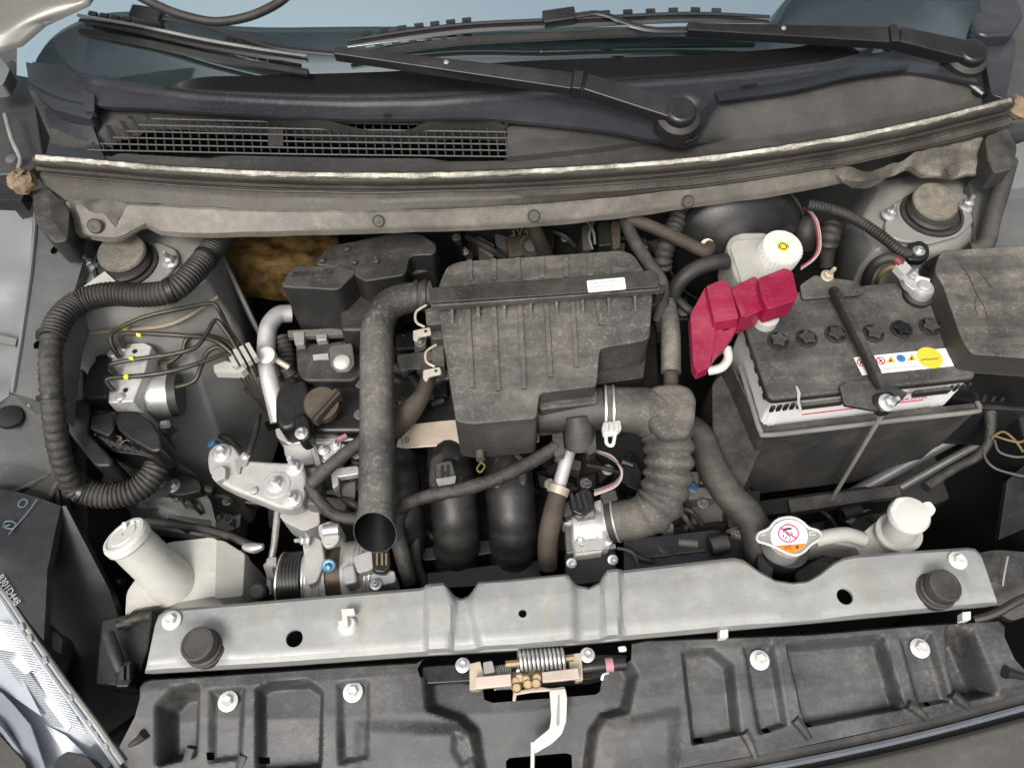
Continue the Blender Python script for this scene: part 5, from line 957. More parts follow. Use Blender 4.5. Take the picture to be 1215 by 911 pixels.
text('8301D448', .0108, P(11, 700, .0535), b-a, (b-a).cross(Vector((0, 0, 1)))*-1, 'white_ink', lh, lift=.0015)
MB().lathe([(.0058, 0), (.0058, .0004), (.0046, .0004), (.0046, 0)], P(27, 597, .0575), n=20, ring=True).build('chalk_ring', 'pale_blue_ink', lh)
MB().tp([(44, 592, .0575), (34, 606, .0575), (22, 620, .0575), (10, 634, .0575)], .0008, n=4).build('chalk_stroke', 'pale_blue_ink', lh)
MB().tp([(4, 626, .0572), (6, 619, .0572), (14, 618, .0572), (19, 622, .0572), (14, 627, .0572), (6, 625, .0572), (12, 622, .0572)], .0009, n=4).build('chalk_stroke', 'pale_blue_ink', lh)
hl = thing('headlight', 'clear left headlight with a ribbed silver reflector in the lower left corner', 'headlight', P(30, 850, -.15))
sheet([([(-60, 640), (-10, 690), (10, 720), (24, 740)], .042), ([(-80, 760), (20, 780), (55, 800), (72, 815)], .03), ([(-60, 880), (50, 870), (100, 880), (124, 895)], .016), ([(-40, 990), (60, 980), (130, 980), (170, 960)], .0)], 16, 8, th=.01).build('lens', 'lens', hl, smooth=70)
for q, z, mt in (([(-5, 735), (18, 740), (48, 786), (30, 800), (-5, 770)], .041, 'lens_white'), ([(32, 804), (52, 792), (92, 850), (80, 868)], .033, 'lens_white'), ([(-5, 775), (26, 803), (50, 850), (-5, 812)], .038, 'lens'), ([(52, 858), (78, 872), (112, 905), (84, 905)], .026, 'lens_white')):
    MB().px(q, z, .003, r=2, ky=.1, y0=-.05, kx=.12, x0=-.55).build('reflector_facet', mt, hl, bevel=.001)
for k in range(40): f = k/39; MB().tp([(-4+f*92, 738+f*128, .0445-f*.014), (20+f*84, 742+f*128, .0445-f*.016)], .0008, n=4).build('lens_rib', 'lens_white', hl)
for k in range(34):
    f = k/33; MB().tp([(-8+f*70, 772+f*88, .0365-f*.012), (18+f*66, 775+f*88, .0362-f*.014)], .0010, n=4).build('lens_rib', 'lens', hl)
sheet([([(-50, 810), (0, 820), (36, 860)], .036), ([(-50, 880), (10, 890), (60, 930)], .026)], 8, 4, th=.003).build('lens_panel', 'lens_grey', hl)
MB().tp([(-12, 694, .05), (4, 714, .05), (34, 762, .045), (66, 808, .038), (100, 854, .032), (136, 905, .022), (150, 930, .02)], .0028, n=8).build('lens_rim', 'lens', hl)
MB().tp([(-6, 690, .049), (12, 714, .048), (44, 762, .043), (76, 808, .036), (112, 856, .030), (146, 905, .02)], .0035, n=8).build('lens_rim', 'steel_dull', hl)
for x, y in ((24, 742), (34, 756), (52, 782), (82, 826), (105, 856), (112, 870), (124, 884)): MB().px([(x-3, y-3), (x+3, y-4), (x+5, y+4), (x-1, y+5)], .052-(y-740)*.00016, .012).build('rim_clip', 'steel_dull', hl, bevel=.001)
MB().tp([(-20, 848, .04), (0, 862, .036), (20, 888, .03), (40, 915, .02)], .003, n=6).build('lens_rim', 'lens_grey', hl)
MB().px([(66, 900), (80, 890), (104, 898), (128, 925), (60, 925)], .04, .02, r=6).build('corner_tab', 'plastic_clean', hl, bevel=.004)
MB().px([(-30, 865), (0, 872), (30, 905), (36, 940), (-30, 940)], .035, .02, r=4).build('fender_edge', 'bumper_paint', hl, bevel=.003)
hb = thing('horn_bracket', 'dusty black plug and bracket left of the crossbar end', 'connector', P(140, 780, -.1))
MB().px([(120, 735), (150, 728), (182, 726), (176, 770), (160, 815), (112, 812), (116, 770)], .0, .06, r=4).build('bracket', 'plastic_clean', hb, bevel=.004)
MB().tp([(128, 752, .02), (136, 775, .02), (144, 796, .015)], [.007, .008, .007], n=10).build('boot', 'rubber', hb)
MB().px([(138, 785), (156, 782), (158, 800), (152, 815), (136, 815), (136, 798)], .02, .03, r=3).build('plug', 'gloss_black', hb, bevel=.003); MB().px([(141, 790), (147, 789), (147, 806), (141, 807)], .024, .008, r=1).build('plug_latch', 'rubber', hb, bevel=.001); MB().px([(150, 788), (154, 787), (154, 805), (150, 806)], .024, .008, r=1).build('plug_latch', 'rubber', hb, bevel=.001)
MB().tp([(140, 742, .01), (160, 734, .01), (180, 730, .005)], .006, n=8, wob=.1).build('loom', 'tape', hb)
MB().px([(60, 752), (66, 748), (74, 758), (72, 776), (62, 770)], .02, .03, r=3).build('peg', 'plastic', hb, bevel=.003)
# ================================================================ battery and tray
bt = thing('battery', 'car battery with dusty dark lid and white case in a tray', 'battery', P(1020, 430, -.06))
zt = .130
MB().px([(886, 366), (1090, 340), (1152, 447), (918, 475)], zt-.010, .2, r=6, taper=.99).build('case', 'batt_white', bt, bevel=.006, seg=3)
bl = MB().px([(874, 358), (879, 352), (1090, 331), (1098, 334), (1158, 442), (1156, 448), (918, 474), (911, 470)], zt, .013, r=3).build('lid', 'batt_top', bt, bevel=.004, seg=3)
for k in range(5): MB().px([(887+k*5, 398+k*16), (890+k*5, 397+k*16), (892+k*5, 404+k*16), (889+k*5, 405+k*16)], zt-.005, .012, r=1).build('lid_tooth', 'plastic_clean', bl, bevel=.001)
for k in range(5): MB().px([(915+k*8, 481-k*1), (920+k*8, 480-k*1), (921+k*8, 483-k*1), (916+k*8, 484-k*1)], zt-.005, .012, r=1).build('lid_tooth', 'plastic_clean', bl, bevel=.001)
for k in range(4): MB().px([(1128+k*7, 457-k*1), (1132+k*7, 456-k*1), (1133+k*7, 459-k*1), (1129+k*7, 460-k*1)], zt-.005, .012, r=1).build('lid_tooth', 'plastic_clean', bl, bevel=.001)
for x, y in ((1112, 368), (1128, 396), (1136, 412)): MB().px([(x-2, y-4), (x+6, y-3), (x+8, y+5), (x+1, y+5)], zt-.002, .018, r=1).build('lid_tooth', 'batt_top', bl, bevel=.001)
MB().px([(950, 478), (1000, 472), (1001, 476), (951, 482)], zt-.004, .01).build('lid_ridge', 'batt_top', bl); MB().px([(1085, 463), (1128, 458), (1129, 462), (1086, 467)], zt-.004, .01).build('lid_ridge', 'batt_top', bl)
for k, (x, y) in enumerate(((923, 405), (957, 402), (991, 397), (1036, 396), (1069, 391), (1103, 388))):
    c = P(x, y, zt); v = MB(); v.lathe([(.0135, -.002), (.0135, .0015), (.011, .002), (.0105, .0005)], c, n=26); vp = v.build('vent_plug', 'plastic_clean', bl)
    st = MB(); pts = []
    for i in range(10):
        a_ = i*math.pi/5+k*.4; r_ = .0125 if i % 2 == 0 else .0072; pts.append(c+Vector((r_*math.cos(a_), r_*math.sin(a_), .006)))
    pts = [Vector(q) for q in rnd([tuple(q) for q in pts], .003)]; st.prism(pts, [q-Vector((0, 0, .006)) for q in pts]); st.build('star_grip', 'gloss_black' if k == 4 else 'plastic', vp, bevel=.0012)
# label, printing
stk = patch([(1013, 424), (1122, 413), (1132, 434), (1023, 445)], zt+.0012, 'white_clean', bl, 'label_sticker', r=1)
MB().lathe([(.0155, 0), (.0155, .0003)], P(1103, 424.5, zt+.0014), n=36).build('yellow_disc', 'yellow_ink', stk)
for k in range(11): x = 1093+k*1.9; y = 427-k*.16+random.uniform(-.5, .5); MB().px([(x, y-.9), (x+1.2, y-1), (x+1.3, y+.5), (x, y+.6)], zt+.0018, .0002).build('print_mark', 'hose_brown', stk)
for k, x in enumerate((1022, 1045, 1057, 1069, 1082)):
    y = 431-(x-1013)*.095
    if k in (2, 4): MB().px([(x-6, y+4), (x, y-5), (x+5.5, y+3)], zt+.0014, .0003).build('warning_triangle', 'amber_ink', stk); MB().px([(x-2, y+2.4), (x-.2, y-2), (x+1.6, y+2)], zt+.0017, .0002).build('warning_mark', 'dark_ink', stk)
    elif k == 3:
        MB().lathe([(.0055, 0), (.0055, .0003)], P(x, y-.5, zt+.0014), n=22).build('blue_disc', 'blue_ink', stk); MB().px([(x-2, y+1), (x+2, y+.4), (x+2, y-2), (x-1, y-2)], zt+.0017, .0002).build('disc_mark', 'white_clean', stk)
    else:
        MB().lathe([(.0055, 0), (.0055, .0003), (.0042, .0003), (.0042, 0)], P(x, y, zt+.0014), n=22, ring=True).build('ban_ring', 'red_ink', stk); MB().px([(x-3, y-2.6), (x-2, y-3.2), (x+3.4, y+2.4), (x+2.4, y+3)], zt+.0017, .0002).build('ban_bar', 'red_ink', stk); MB().px([(x-1.6, y+1.6), (x+1.6, y+1.2), (x+1.4, y-1.6), (x-1.4, y-1.4)], zt+.0015, .0002).build('ban_mark', 'dark_ink', stk)
for k in range(22): x = 1044+k*2+random.uniform(-.3, .3); y = 438.5-(x-1044)*.1; MB().px([(x, y-1), (x+1.2, y-1), (x+1.2, y+.8), (x, y+.8)], zt+.0014, .0002).build('print_mark', 'grey_ink', stk)
patch([(944, 458), (946, 458), (950, 466), (949, 476), (952, 488), (949, 489), (946, 478), (946, 466)], zt+.0006, 'white_dirty', bl, 'scratch', th=.0004)
# printed level lines on the white front
fa, fb_ = P(918, 475, zt-.010), P(1152, 447, zt-.010); fx = (fb_-fa).normalized(); fn = fx.cross(Vector((0, 0, 1))).normalized()
def onfront(f, dz, lift=.0012): return fa.lerp(fb_, f)+fn*lift+Vector((0, 0, -dz))
for f0, f1, dz in ((.22, .84, .022), (.20, .84, .046)):
    p, q = onfront(f0, dz), onfront(f1, dz); MB().prism([p, q, q+Vector((0, 0, .0011)), p+Vector((0, 0, .0011))], [x-fn*.001 for x in (p, q, q+Vector((0, 0, .0011)), p+Vector((0, 0, .0011)))]).build('level_line', 'red_ink', bt)
text('UPPER LEVEL', .0088, onfront(.33, .029, .0006), fx, (0, 0, 1), 'red_ink', bt); text('LOWER LEVEL', .0088, onfront(.74, .038, .0006), fx, (0, 0, 1), 'red_ink', bt)
for f in (.02, .045, .07, .93, .955, .98):
    p, q = onfront(f, .012, .0), onfront(f, .07, .0); MB().tube([p, q], .0022, n=6).build('case_rib', 'batt_white', bt)
# hold-down bracket
hd_ = thing('battery_clamp', 'dark metal strap and plates clamping the battery lid down', 'clamp', P(1020, 400, zt))
MB().px([(949, 338), (966, 326), (1014, 333), (1028, 345), (1020, 350), (952, 355)], zt+.006, .005, r=3).build('plate', 'batt_top', hd_, bevel=.0015)
MB().px([(996, 458), (1008, 452), (1044, 450), (1078, 466), (1060, 484), (1048, 488), (1002, 480)], zt+.006, .005, r=3).build('plate', 'batt_top', hd_, bevel=.0015)
MB().px([(1036, 466), (1060, 463), (1065, 478), (1058, 487), (1047, 489), (1036, 478)], zt+.009, .014, r=5).build('lug', 'plastic_clean', hd_, bevel=.003)
MB().tp([(989, 344, zt+.008), (996, 358, zt+.013), (1020, 405, zt+.014), (1039, 446, zt+.012), (1044, 460, zt+.006)], [.006, .0078, .0078, .0078, .006], n=6, sub=4, flat=1.1).build('strap', 'plastic', hd_, smooth=60)
bolt(P(1051, 478, zt+.010), .0105, hd_, 'alu_bright', 'nut', (.2, -.3, 1), sz=1.2); bolt(P(981, 328, zt+.006), .0085, hd_, 'zinc_gold', 'stud', (.1, -.2, 1), sz=.9)
MB().tube([P(1049, 488, .118), P(987, 592, -.085)], .0027, n=8).build('hook_rod', 'steel_dull', hd_)
# terminals
ng = thing('negative_terminal', 'pale grey battery clamp on the right terminal of the battery', 'battery clamp', P(1088, 350, zt))
c = P(1088, 352, zt)
MB().lathe([(.019, 0), (.019, .006), (.016, .008)], c, n=28).build('washer', 'rubber', ng); MB().lathe([(.0145, .004), (.0145, .016), (.0125, .020), (.0095, .0205)], c, n=28).build('ring', 'alu_bright', ng); MB().lathe([(.009, .014), (.0085, .024), (.007, .0255)], c, n=22).build('post', 'alu', ng)
MB().px([(1066, 318), (1078, 312), (1092, 330), (1098, 338), (1084, 344), (1074, 336)], zt+.020, .010, r=3).build('clamp_arm', 'alu_bright', ng, bevel=.0025); MB().px([(1062, 314), (1072, 307), (1082, 318), (1074, 326)], zt+.030, .012, r=2).build('cable_lug', 'white_dirty', ng, bevel=.003)
bolt(P(1084, 326, zt+.022), .0065, ng, 'steel', 'nut'); MB().tube([P(1086, 330, zt+.020), P(1102, 334, zt+.020)], .004, n=8).build('pinch_bolt', 'bolt_white', ng)
MB().tp([(1070, 312, zt+.027), (1056, 306, zt+.03), (1040, 312, zt+.02), (1030, 326, zt-.01), (1026, 345, zt-.06)], .0065, n=10).build('ground_cable', 'rubber', ng)
MB().tp([(1068, 315, zt+.026), (1054, 318, zt+.02), (1044, 326, zt+.0), (1040, 336, zt-.04)], .0028, n=8).build('ground_cable', 'wire_yellow', ng)
MB().tube([P(1069, 313, zt+.029), P(1063, 308, zt+.030)], .0068, n=12).build('cable_band', 'wire_red', ng)
rc = thing('terminal_cover', 'raspberry red plastic cover over the positive battery terminal', 'terminal cover', P(880, 380, .1))
MB().px([(838, 339), (857, 331), (866, 337), (877, 377), (848, 382)], .172, .045, r=2).build('cable_box', 'red', rc, bevel=.003, seg=3)
MB().px([(819, 373), (837, 340), (849, 381), (848, 402), (842, 436), (828, 442), (823, 434)], .160, .016, r=3).build('flap', 'red', rc, bevel=.003, seg=3)
MB().px([(849, 388), (875, 380), (873, 393), (860, 412), (852, 418), (844, 430), (846, 402)], .152, .014, r=3).build('flap', 'red', rc, bevel=.003)
MB().px([(867, 341), (895, 327), (901, 331), (907, 366), (881, 378), (877, 374)], .168, .034, r=2).build('link_box', 'red', rc, bevel=.003, seg=3)
MB().px([(868, 344), (876, 340), (886, 373), (880, 376)], .173, .008, r=2).build('link_step', 'red', rc, bevel=.002)
MB().px([(899, 330), (932, 317), (941, 322), (947, 350), (944, 356), (911, 367), (904, 352)], .180, .030, r=4).build('post_cap', 'red', rc, bevel=.006, seg=3)
MB().px([(857, 386), (866, 384), (866, 390), (858, 393)], .153, .004).build('latch_slot', 'deep', rc)
MB().tp([(862, 412, .10), (864, 425, .095), (856, 436, .09), (840, 440, .085)], .006, n=10).build('positive_cable', 'white_cap', rc)
MB().lathe([(.015, -.01), (.015, .008), (.012, .01)], P(908, 380, zt+.004), n=24).build('terminal_base', 'white_dirty', rc)
ty = thing('battery_tray', 'deep black dusty plastic tray around the battery', 'tray', P(1020, 500, -.1))
rim = [(900, 520), (1158, 484), (1160, 490), (1010, 512), (904, 526)]
MB().px([(880, 436), (904, 513), (1162, 484), (1150, 450), (1156, 478), (910, 506)], .062, .12, r=2).build('rim_wall', 'tray', ty, bevel=.002)
fr0, fr1 = P(904, 515, .063), P(1162, 486, .063)
MB().prism([fr0, fr1, fr1+Vector((0, .004, 0)), fr0+Vector((0, .004, 0))], [fr0+Vector((.01, -.012, -.17)), fr1+Vector((-.03, -.012, -.17)), fr1+Vector((-.03, .0, -.17)), fr0+Vector((.01, .0, -.17))]).build('wall', 'tray', ty, bevel=.002)
fl0 = P(862, 420, .06); MB().prism([fl0, fr0, fr0+Vector((.004, .002, 0)), fl0+Vector((.004, .002, 0))], [fl0+Vector((-.01, 0, -.2)), fr0+Vector((.008, -.01, -.17)), fr0+Vector((.012, 0, -.17)), fl0+Vector((0, 0, -.2))]).build('wall', 'tray', ty, bevel=.002)
MB().px([(845, 455), (890, 412), (908, 520), (880, 585), (846, 540)], .02, .12, r=6).build('skirt', 'tray', ty, bevel=.006)
MB().tp([(878, 434, .065), (892, 480, .065), (902, 511, .065), (910, 516, .065), (960, 511, .065), (1060, 499, .065), (1150, 489, .065), (1162, 485, .065), (1158, 474, .065)], .0032, n=8, sub=8).build('rim_bead', 'tray_rim', ty)
MB().px([(885, 596), (1060, 572), (1072, 580), (1068, 592), (900, 612)], -.09, .05, r=4).build('support_bar', 'deep', ty, bevel=.004); MB().px([(935, 592), (1068, 574), (1070, 588), (938, 608)], -.082, .02, r=3).build('foot', 'tray', ty, bevel=.004)
# ================================================================ fuse box
fz = thing('fuse_box', 'dusty black fuse box with cracked mud on its lid at the right edge', 'fuse box', P(1180, 380, -.02))
fl = MB().px([(1116, 297), (1240, 290), (1260, 428), (1152, 420), (1140, 400), (1118, 336), (1108, 322)], .165, .04, r=8).build('lid', 'fuse_top', fz, bevel=.008, seg=3)
for pts in ([(1132, 302), (1142, 318), (1150, 330), (1158, 348), (1168, 366), (1172, 384), (1174, 398)], [(1156, 318), (1168, 330), (1176, 342)], [(1160, 350), (1156, 362), (1160, 374)]): MB().tp([(x, y, .1645) for x, y in pts], .0011, n=5, wob=.4).build('mud_crack', 'hose_brown', fl)
MB().px([(1098, 310), (1116, 300), (1124, 330), (1150, 410), (1160, 432), (1135, 430), (1112, 360)], .135, .06, r=4).build('wall', 'gloss_black', fz, bevel=.004)
MB().px([(1146, 418), (1260, 424), (1265, 450), (1150, 442)], .13, .08, r=3).build('wall', 'gloss_black', fz, bevel=.004); MB().px([(1148, 432), (1262, 430), (1262, 436), (1150, 439)], .125, .01).build('lid_seam', 'plastic', fz)
MB().px([(1150, 446), (1265, 446), (1270, 490), (1160, 484)], .06, .1, r=3).build('base_case', 'plastic_clean', fz, bevel=.004); MB().px([(1198, 416), (1215, 414), (1217, 424), (1200, 426)], .14, .02, r=2).build('latch', 'plastic', fz, bevel=.002)
for k in range(3): MB().tp([(1176+k*12, 440, .105), (1172+k*12, 460, .09), (1166+k*11, 476, .075)], .002, n=5).build('case_rib', 'plastic', fz)
MB().tp([(1160, 463, .066), (1190, 463, .066), (1220, 463, .066)], .0012, n=5).build('case_edge', 'white_dirty', fz)
# ================================================================ brake booster, reservoir
bb = thing('brake_booster', 'big round black brake booster under the cowl at the right', 'brake booster', PY(860, 300, .46)); c = PY(872, 288, .475)
MB().lathe([(.095, -.03), (.098, .0), (.094, .012), (.085, .02), (.06, .034), (.05, .036), (.03, .05)], c, (0, -1, .35), n=48).build('drum', 'gloss_black', bb); MB().lathe([(.099, -.006), (.1005, 0), (.099, .006)], c, (0, -1, .35), n=48).build('drum_rim', 'plastic', bb)
MB().lathe([(.009, -.006), (.0095, .0), (.0095, .002)], P(839, 292, .152), (0, -.6, 1), n=18).build('check_valve', 'zinc_gold', bb)
br_ = thing('brake_fluid_reservoir', 'translucent brake fluid reservoir with white screw cap and yellow symbol', 'reservoir', P(890, 310, .08))
MB().px([(862, 288), (868, 278), (880, 274), (908, 274), (920, 280), (934, 310), (928, 336), (884, 340), (872, 326)], .140, .07, r=5, taper=.96).build('tank', 'white_dirty', br_, bevel=.008, seg=4)
MB().px([(866, 291), (870, 284), (906, 282), (912, 290), (912, 330), (880, 334)], .1445, .006, r=4).build('tank_panel', 'white_dirty', br_, bevel=.003, seg=3)
cc_ = P(921, 305, .140); cq = MB(); cq.lathe([(.026, 0), (.0272, .002), (.0272, .020), (.0255, .0235), (.003, .0235), (0, .0235)], cc_, (.05, -.12, 1), n=44); cpr = cq.build('screw_cap', 'white_cap', br_, smooth=30)
for k in range(30): a_ = k*math.pi/15; v = Vector((math.cos(a_), math.sin(a_), 0))*.0273; MB().tube([cc_+v+Vector((0, 0, .004)), cc_+v+Vector((.0008, -.002, .019))], .0007, n=4).build('grip_rib', 'white_cap', cpr)
ct_ = cc_+Vector((.05, -.12, 1)).normalized()*.0238
MB().lathe([(.0078, 0), (.0078, .0004), (.0005, .0004)], ct_, (.05, -.12, 1), n=24).build('symbol_disc', 'yellow_ink', cpr); MB().lathe([(.0052, .0002), (.0052, .0008), (.0038, .0008), (.0038, .0002)], ct_, (.05, -.12, 1), n=20, ring=True).build('symbol_ring', 'hose_brown', cpr)
for s in (-1, 1): MB().tube([ct_+Vector((s*.0064, -.003, .0005)), ct_+Vector((s*.0064, .003, .0005))], .0005, n=4).build('symbol_arc', 'hose_brown', cpr)
# plugs, boots and wires behind the reservoir
MB().px([(922, 266), (936, 260), (946, 272), (934, 284), (926, 280)], .13, .02, r=3).build('level_plug', 'plastic_clean', label='small dark plug behind the white reservoir cap', cat='connector', bevel=.003)
hose('rubber_boot', 'ribbed black rubber boot standing right of the brake fluid reservoir', [(988, 266, .12), (984, 282, .115), (981, 296, .10), (980, 316, .08)], [.0135, .014, .012, .010], 'rubber', 18, cat='boot', corr=(.009, .0016, 0, .5))
hose('rubber_boot', 'plain black cylinder boot just right of the white reservoir cap', [(962, 262, .12), (956, 276, .11), (954, 292, .09)], [.015, .016, .015], 'rubber', 18, cat='boot')
for k, mt in enumerate(('wire_red', 'wire_pink', 'wire_white')):
    MB().tp([(954+k*2, 246, .16), (966+k*2, 262, .15), (970+k*2, 290, .14), (964+k*2, 306, .13), (950, 316+k*2, .12)], .0009, n=5).build('brake_wire', mt, label=('dark red', 'pink', 'white')[k]+' thin wire looping behind the brake fluid reservoir', cat='wire', group='brake level wires')
hose('corrugated_conduit', 'thin corrugated conduit running from the cowl past the right strut', [(958, 243, .185), (990, 250, .18), (1018, 262, .175), (1048, 282, .165), (1068, 298, .155), (1085, 305, .14)], .0068, 'rubber', 12, cat='conduit', corr=(.0042, .0008))
for x, y, q in ((596, 274, .010), (575, 285, .014)): pass
wc = thing('connector_block', 'cluster of dusty connectors in the dark gap behind the air filter box', 'connector', P(715, 285, .05))
for q, z, mt in (([(690, 268), (700, 266), (702, 296), (692, 298)], .12, 'hose_mid'), ([(708, 264), (724, 262), (728, 290), (710, 292)], .11, 'plastic_clean'), ([(725, 263), (736, 262), (736, 294), (727, 296)], .125, 'hose_brown'), ([(600, 280), (625, 276), (630, 300), (604, 305)], .08, 'hose_brown')): MB().px(q, z, .04, r=3).build('connector', mt, wc, bevel=.003)
for q in ([(696, 262, .13), (704, 275, .13), (706, 290, .12)], [(704, 262, .13), (699, 280, .13), (703, 296, .12)]): MB().tp(q, .002, n=6).build('wire', 'wire_grey', wc)
MB().lathe([(.017, -.01), (.017, .004), (.012, .008), (.009, .004), (.004, .006)], P(630, 292, .09), (-.2, -.6, 1), n=26).build('round_plug', 'hose_mid', wc)
# ================================================================ radiator cap and expansion tank
rf = thing('radiator_neck', 'dark filler neck and pipe under the radiator cap', 'filler neck', P(935, 670, -.05)); MB().lathe([(.024, -.10), (.024, -.02), (.026, -.006), (.026, .0)], P(934, 648, .052), n=30).build('neck', 'plastic_clean', rf)
MB().px([(898, 650), (912, 648), (920, 668), (916, 690), (900, 690)], .03, .05, r=4).build('bracket', 'plastic_clean', rf, bevel=.004); MB().px([(940, 680), (990, 650), (1030, 648), (1030, 690), (950, 700)], -.02, .06, r=8).build('tank_end', 'plastic', rf, bevel=.008)
pc = thing('radiator_cap', 'steel radiator cap with white warning label and orange band', 'radiator cap', P(935, 640, .06))
rcz = .082; ro = [(898, 637), (901, 632), (912, 627), (920, 618), (930, 614), (942, 614), (952, 619), (960, 626), (970, 629), (974, 634), (973, 639), (962, 646), (954, 654), (945, 658), (934, 656), (922, 650), (910, 645), (900, 642)]
MB().px(ro, rcz, .006, r=2).build('disc', 'steel_dull', pc, bevel=.0015)
top = [P(x, y, rcz+.0004) for x, y in catmull(ro+[ro[0]], 3)]; MB().tube(top, .0016, n=6, raw=True).build('rim', 'bolt_white', pc)
MB().lathe([(.022, -.03), (.022, -.004)], P(935, 638, rcz), n=30).build('skirt', 'steel_dull', pc)
ell = lambda cx, cy, a, b, n=40, a0=0, a1=2*math.pi: [(cx+a*math.cos(a0+(a1-a0)*i/n), cy+b*math.sin(a0+(a1-a0)*i/n)) for i in range(n)]
patch(ell(936.5, 636, 22, 19.5), rcz+.0006, 'white_clean', pc, 'label')
ob_ = [(x, y) for x, y in ell(936.5, 636, 22, 19.5, 80)]; ob_ = [(x, y) for x, y in ob_ if y > 646.5-(x-936)*.09]; ob_.sort(key=lambda p: p[0]); patch([(919, 647.4)]+ob_+[(954.5, 644.4)], rcz+.0010, 'orange_ink', pc, 'warning_band', th=.0004)
rg = MB(); o1 = ell(935.5, 632.5, 12.5, 11, 36); o2 = ell(935.5, 632.5, 10.9, 9.5, 36); A1 = [P(x, y, rcz+.0011) for x, y in o1]; A2 = [P(x, y, rcz+.0011) for x, y in o2]; rg.add(A1+A2, [[i, (i+1) % 36, 36+(i+1) % 36, 36+i] for i in range(36)]); rg.build('ban_ring', 'pink_ink', pc)
patch([(925.5, 626.5), (927, 625.5), (945.5, 638), (944.5, 639.5)], rcz+.0013, 'pink_ink', pc, 'ban_bar', th=.0003)
patch([(928, 627), (939, 625.5), (939.5, 628), (932, 629), (930, 632)], rcz+.0011, 'dark_ink', pc, 'pictogram', th=.0003)
for q in ([(931, 631), (933, 632), (938, 636), (937, 637)], [(939, 630), (940, 630), (940.5, 634), (939.5, 634)], [(933, 636), (934.5, 636), (932, 640), (931, 640)], [(938, 637), (939, 637), (937, 641), (936, 641)], [(929, 634), (930, 634), (930, 638), (929, 638)]): patch(q, rcz+.0011, 'dark_ink', pc, 'pictogram', th=.0002)
patch([(943, 649.5), (947.5, 646), (947.5, 651)], rcz+.0014, 'dark_ink', pc, 'warning_mark', th=.0002)
for q in ([(931, 647.5), (932, 647.4), (932.4, 651.5), (931.4, 651.6)], [(933.2, 647.3), (934.2, 647.2), (934.6, 651.3), (933.6, 651.4)], [(935.6, 647), (939.6, 646.7), (939.7, 647.4), (936.6, 647.8), (936.8, 650.6), (940, 650.2), (940, 651), (936, 651.4)]): patch(q, rcz+.0014, 'dark_ink', pc, 'warning_mark', th=.0002)
for q in ([(928, 619.5), (945, 618.5), (945, 619.1), (928, 620.1)], [(920, 621), (953, 620), (953, 620.7), (920, 621.7)]): patch(q, rcz+.0011, 'grey_ink', pc, 'print_mark', th=.0002)
for q in ([(960, 631), (968, 629.5), (968, 630.8), (962, 632), (961.5, 634), (968, 633), (968, 634.6), (960.5, 635.4)], [(903, 634), (909, 633), (909, 634.5), (903, 635.5)]): patch(q, rcz+.0012, 'bolt_white', pc, 'stamping', th=.0004)
xt = thing('expansion_tank', 'pale plastic coolant overflow tank with bright white cap at the right', 'tank', P(1050, 640, -.1))
MB().px([(968, 640), (975, 632), (1000, 630), (1022, 634), (1028, 628), (1040, 618), (1060, 614), (1086, 636), (1087, 655), (1070, 690), (1030, 700), (1018, 650), (990, 644)], .022, .07, r=6).build('tank', 'white_dirty', xt, bevel=.009, seg=4)
MB().tp([(968, 640, .035), (985, 636, .04), (1005, 634, .038), (1024, 640, .030)], .009, n=14).build('spout', 'white_dirty', xt)
a, b = P(1058, 646, .010), P(1078, 612, .082); ax = (b-a).normalized()
MB().tube([a, a.lerp(b, .5), b], [.0225, .0195, .0185], n=28).build('neck', 'white_dirty', xt); MB().lathe([(.026, -.002), (.026, .003)], a.lerp(b, .42), ax, n=30).build('neck_collar', 'white_dirty', xt)
cx = MB().lathe([(.0205, -.008), (.0225, -.002), (.023, .002), (.021, .007), (.014, .0085), (.003, .0088)], b, ax, n=36).build('cap', 'white_cap', xt)
MB().px([(1057, 602), (1063, 590), (1074, 588), (1078, 598), (1066, 608)], b.z+.006, .006, r=4).build('cap_tab', 'white_cap', cx, bevel=.002); MB().px([(1098, 618), (1108, 610), (1111, 604), (1104, 594), (1094, 596)], b.z+.006, .006, r=4).build('cap_tab', 'white_cap', cx, bevel=.002)
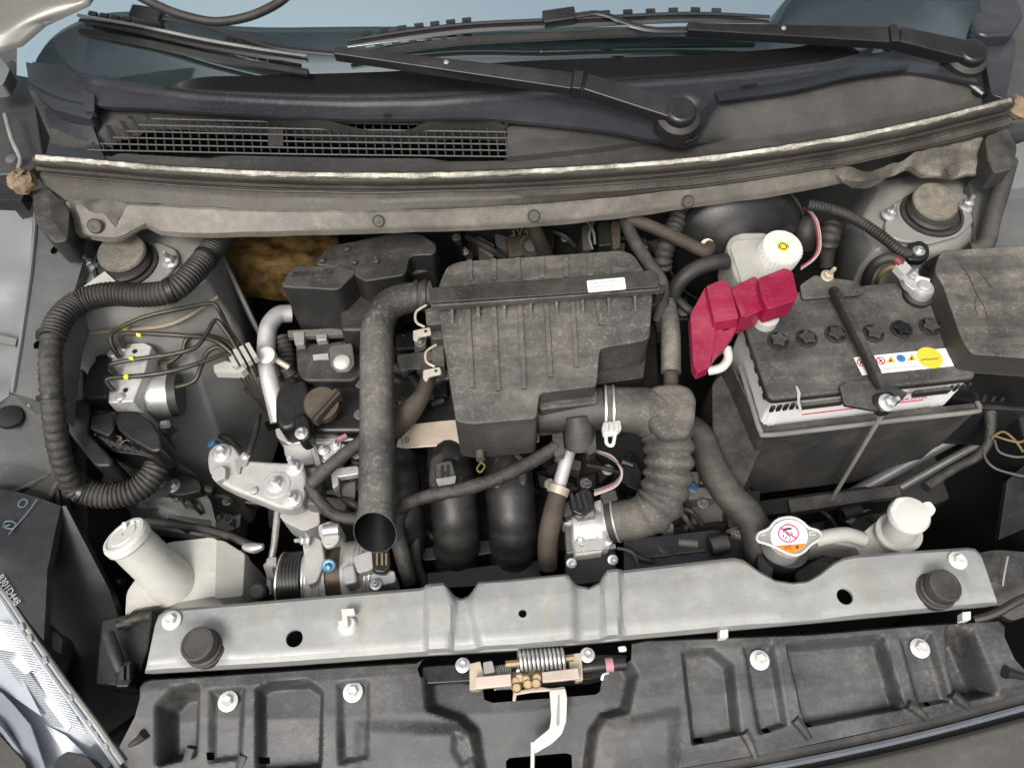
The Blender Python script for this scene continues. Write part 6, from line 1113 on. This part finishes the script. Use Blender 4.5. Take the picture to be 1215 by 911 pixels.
# ================================================================ right side loom, shields
rl_ = thing('wiring_loom', 'taped black loom hanging at the right edge beside the battery tray', 'wiring loom', P(1150, 540, -.05))
MB().tp([(1174, 486, .05), (1175, 505, .04), (1172, 525, .03), (1158, 542, .02), (1135, 554, .015), (1115, 566, .01), (1098, 578, .01)], [.0075, .007, .006, .0065, .006, .0065, .0075], n=12, wob=.08).build('taped_run', 'tape', rl_)
for k, (mt, q) in enumerate((('wire_yellow', [(1176, 520, .04), (1190, 512, .045), (1204, 522, .045), (1214, 536, .04)]), ('wire_yellow', [(1178, 516, .04), (1196, 522, .045), (1212, 524, .045), (1225, 515, .04)]), ('wire_grey', [(1170, 520, .03), (1168, 540, .03), (1182, 556, .03), (1220, 566, .02)]), ('wire_grey', [(1180, 522, .04), (1186, 536, .04), (1206, 542, .04), (1225, 540, .04)]))): MB().tp(q, .0015, n=5).build('loose_wire', mt, rl_)
rs_ = thing('plastic_duct', 'black crumpled plastic duct at the right end of the crossbar', 'plastic duct', P(1195, 680, -.1))
sheet([([(1160, 655), (1185, 652), (1215, 655), (1260, 660)], .02), ([(1172, 690), (1190, 690), (1215, 690), (1260, 695)], .022), ([(1190, 730), (1200, 735), (1220, 730), (1260, 735)], .0)], 16, 6, th=.01, nz=.006, nsc=50).build('duct', 'plastic', rs_)
MB().tp([(1196, 660, .035), (1192, 680, .035), (1190, 695, .03)], .001, n=4).build('scratch', 'white_dirty', rs_)
MB().tp([(1156, 735, .03), (1180, 728, .04), (1210, 712, .05), (1240, 700, .05)], .0048, n=8).build('release_cable', 'rubber', rs_)
MB().px([(1140, 610), (1180, 560), (1260, 540), (1260, 650), (1180, 650)], -.16, .1, r=10).build('lamp_back', 'deep', rs_, bevel=.02)
sheet([([(1195, 570), (1230, 540), (1270, 520)], .02), ([(1185, 640), (1230, 620), (1270, 600)], -.02)], 10, 6, th=.01).build('lamp_shell', 'plastic_clean', rs_)
rd = thing('radiator', 'black radiator top tank and fan shroud hidden behind the crossbar', 'radiator', (0, .03, -.4)); MB().box((0, -.01, -.17), (.84, .035, .30)).build('core', 'deep', rd); MB().px([(740, 640), (850, 628), (895, 650), (880, 668), (740, 682)], -.01, .04, r=3).build('fan_shroud', 'plastic_clean', rd, bevel=.003); MB().tube([P(842, 648, .0), P(862, 644, .0)], .012, n=16).build('fan_boss', 'plastic', rd)
for x, y in ((760, 660), (800, 655)): MB().px([(x, y), (x+36, y-4), (x+36, y-1), (x, y+3)], -.006, .01).build('shroud_rib', 'plastic', rd)
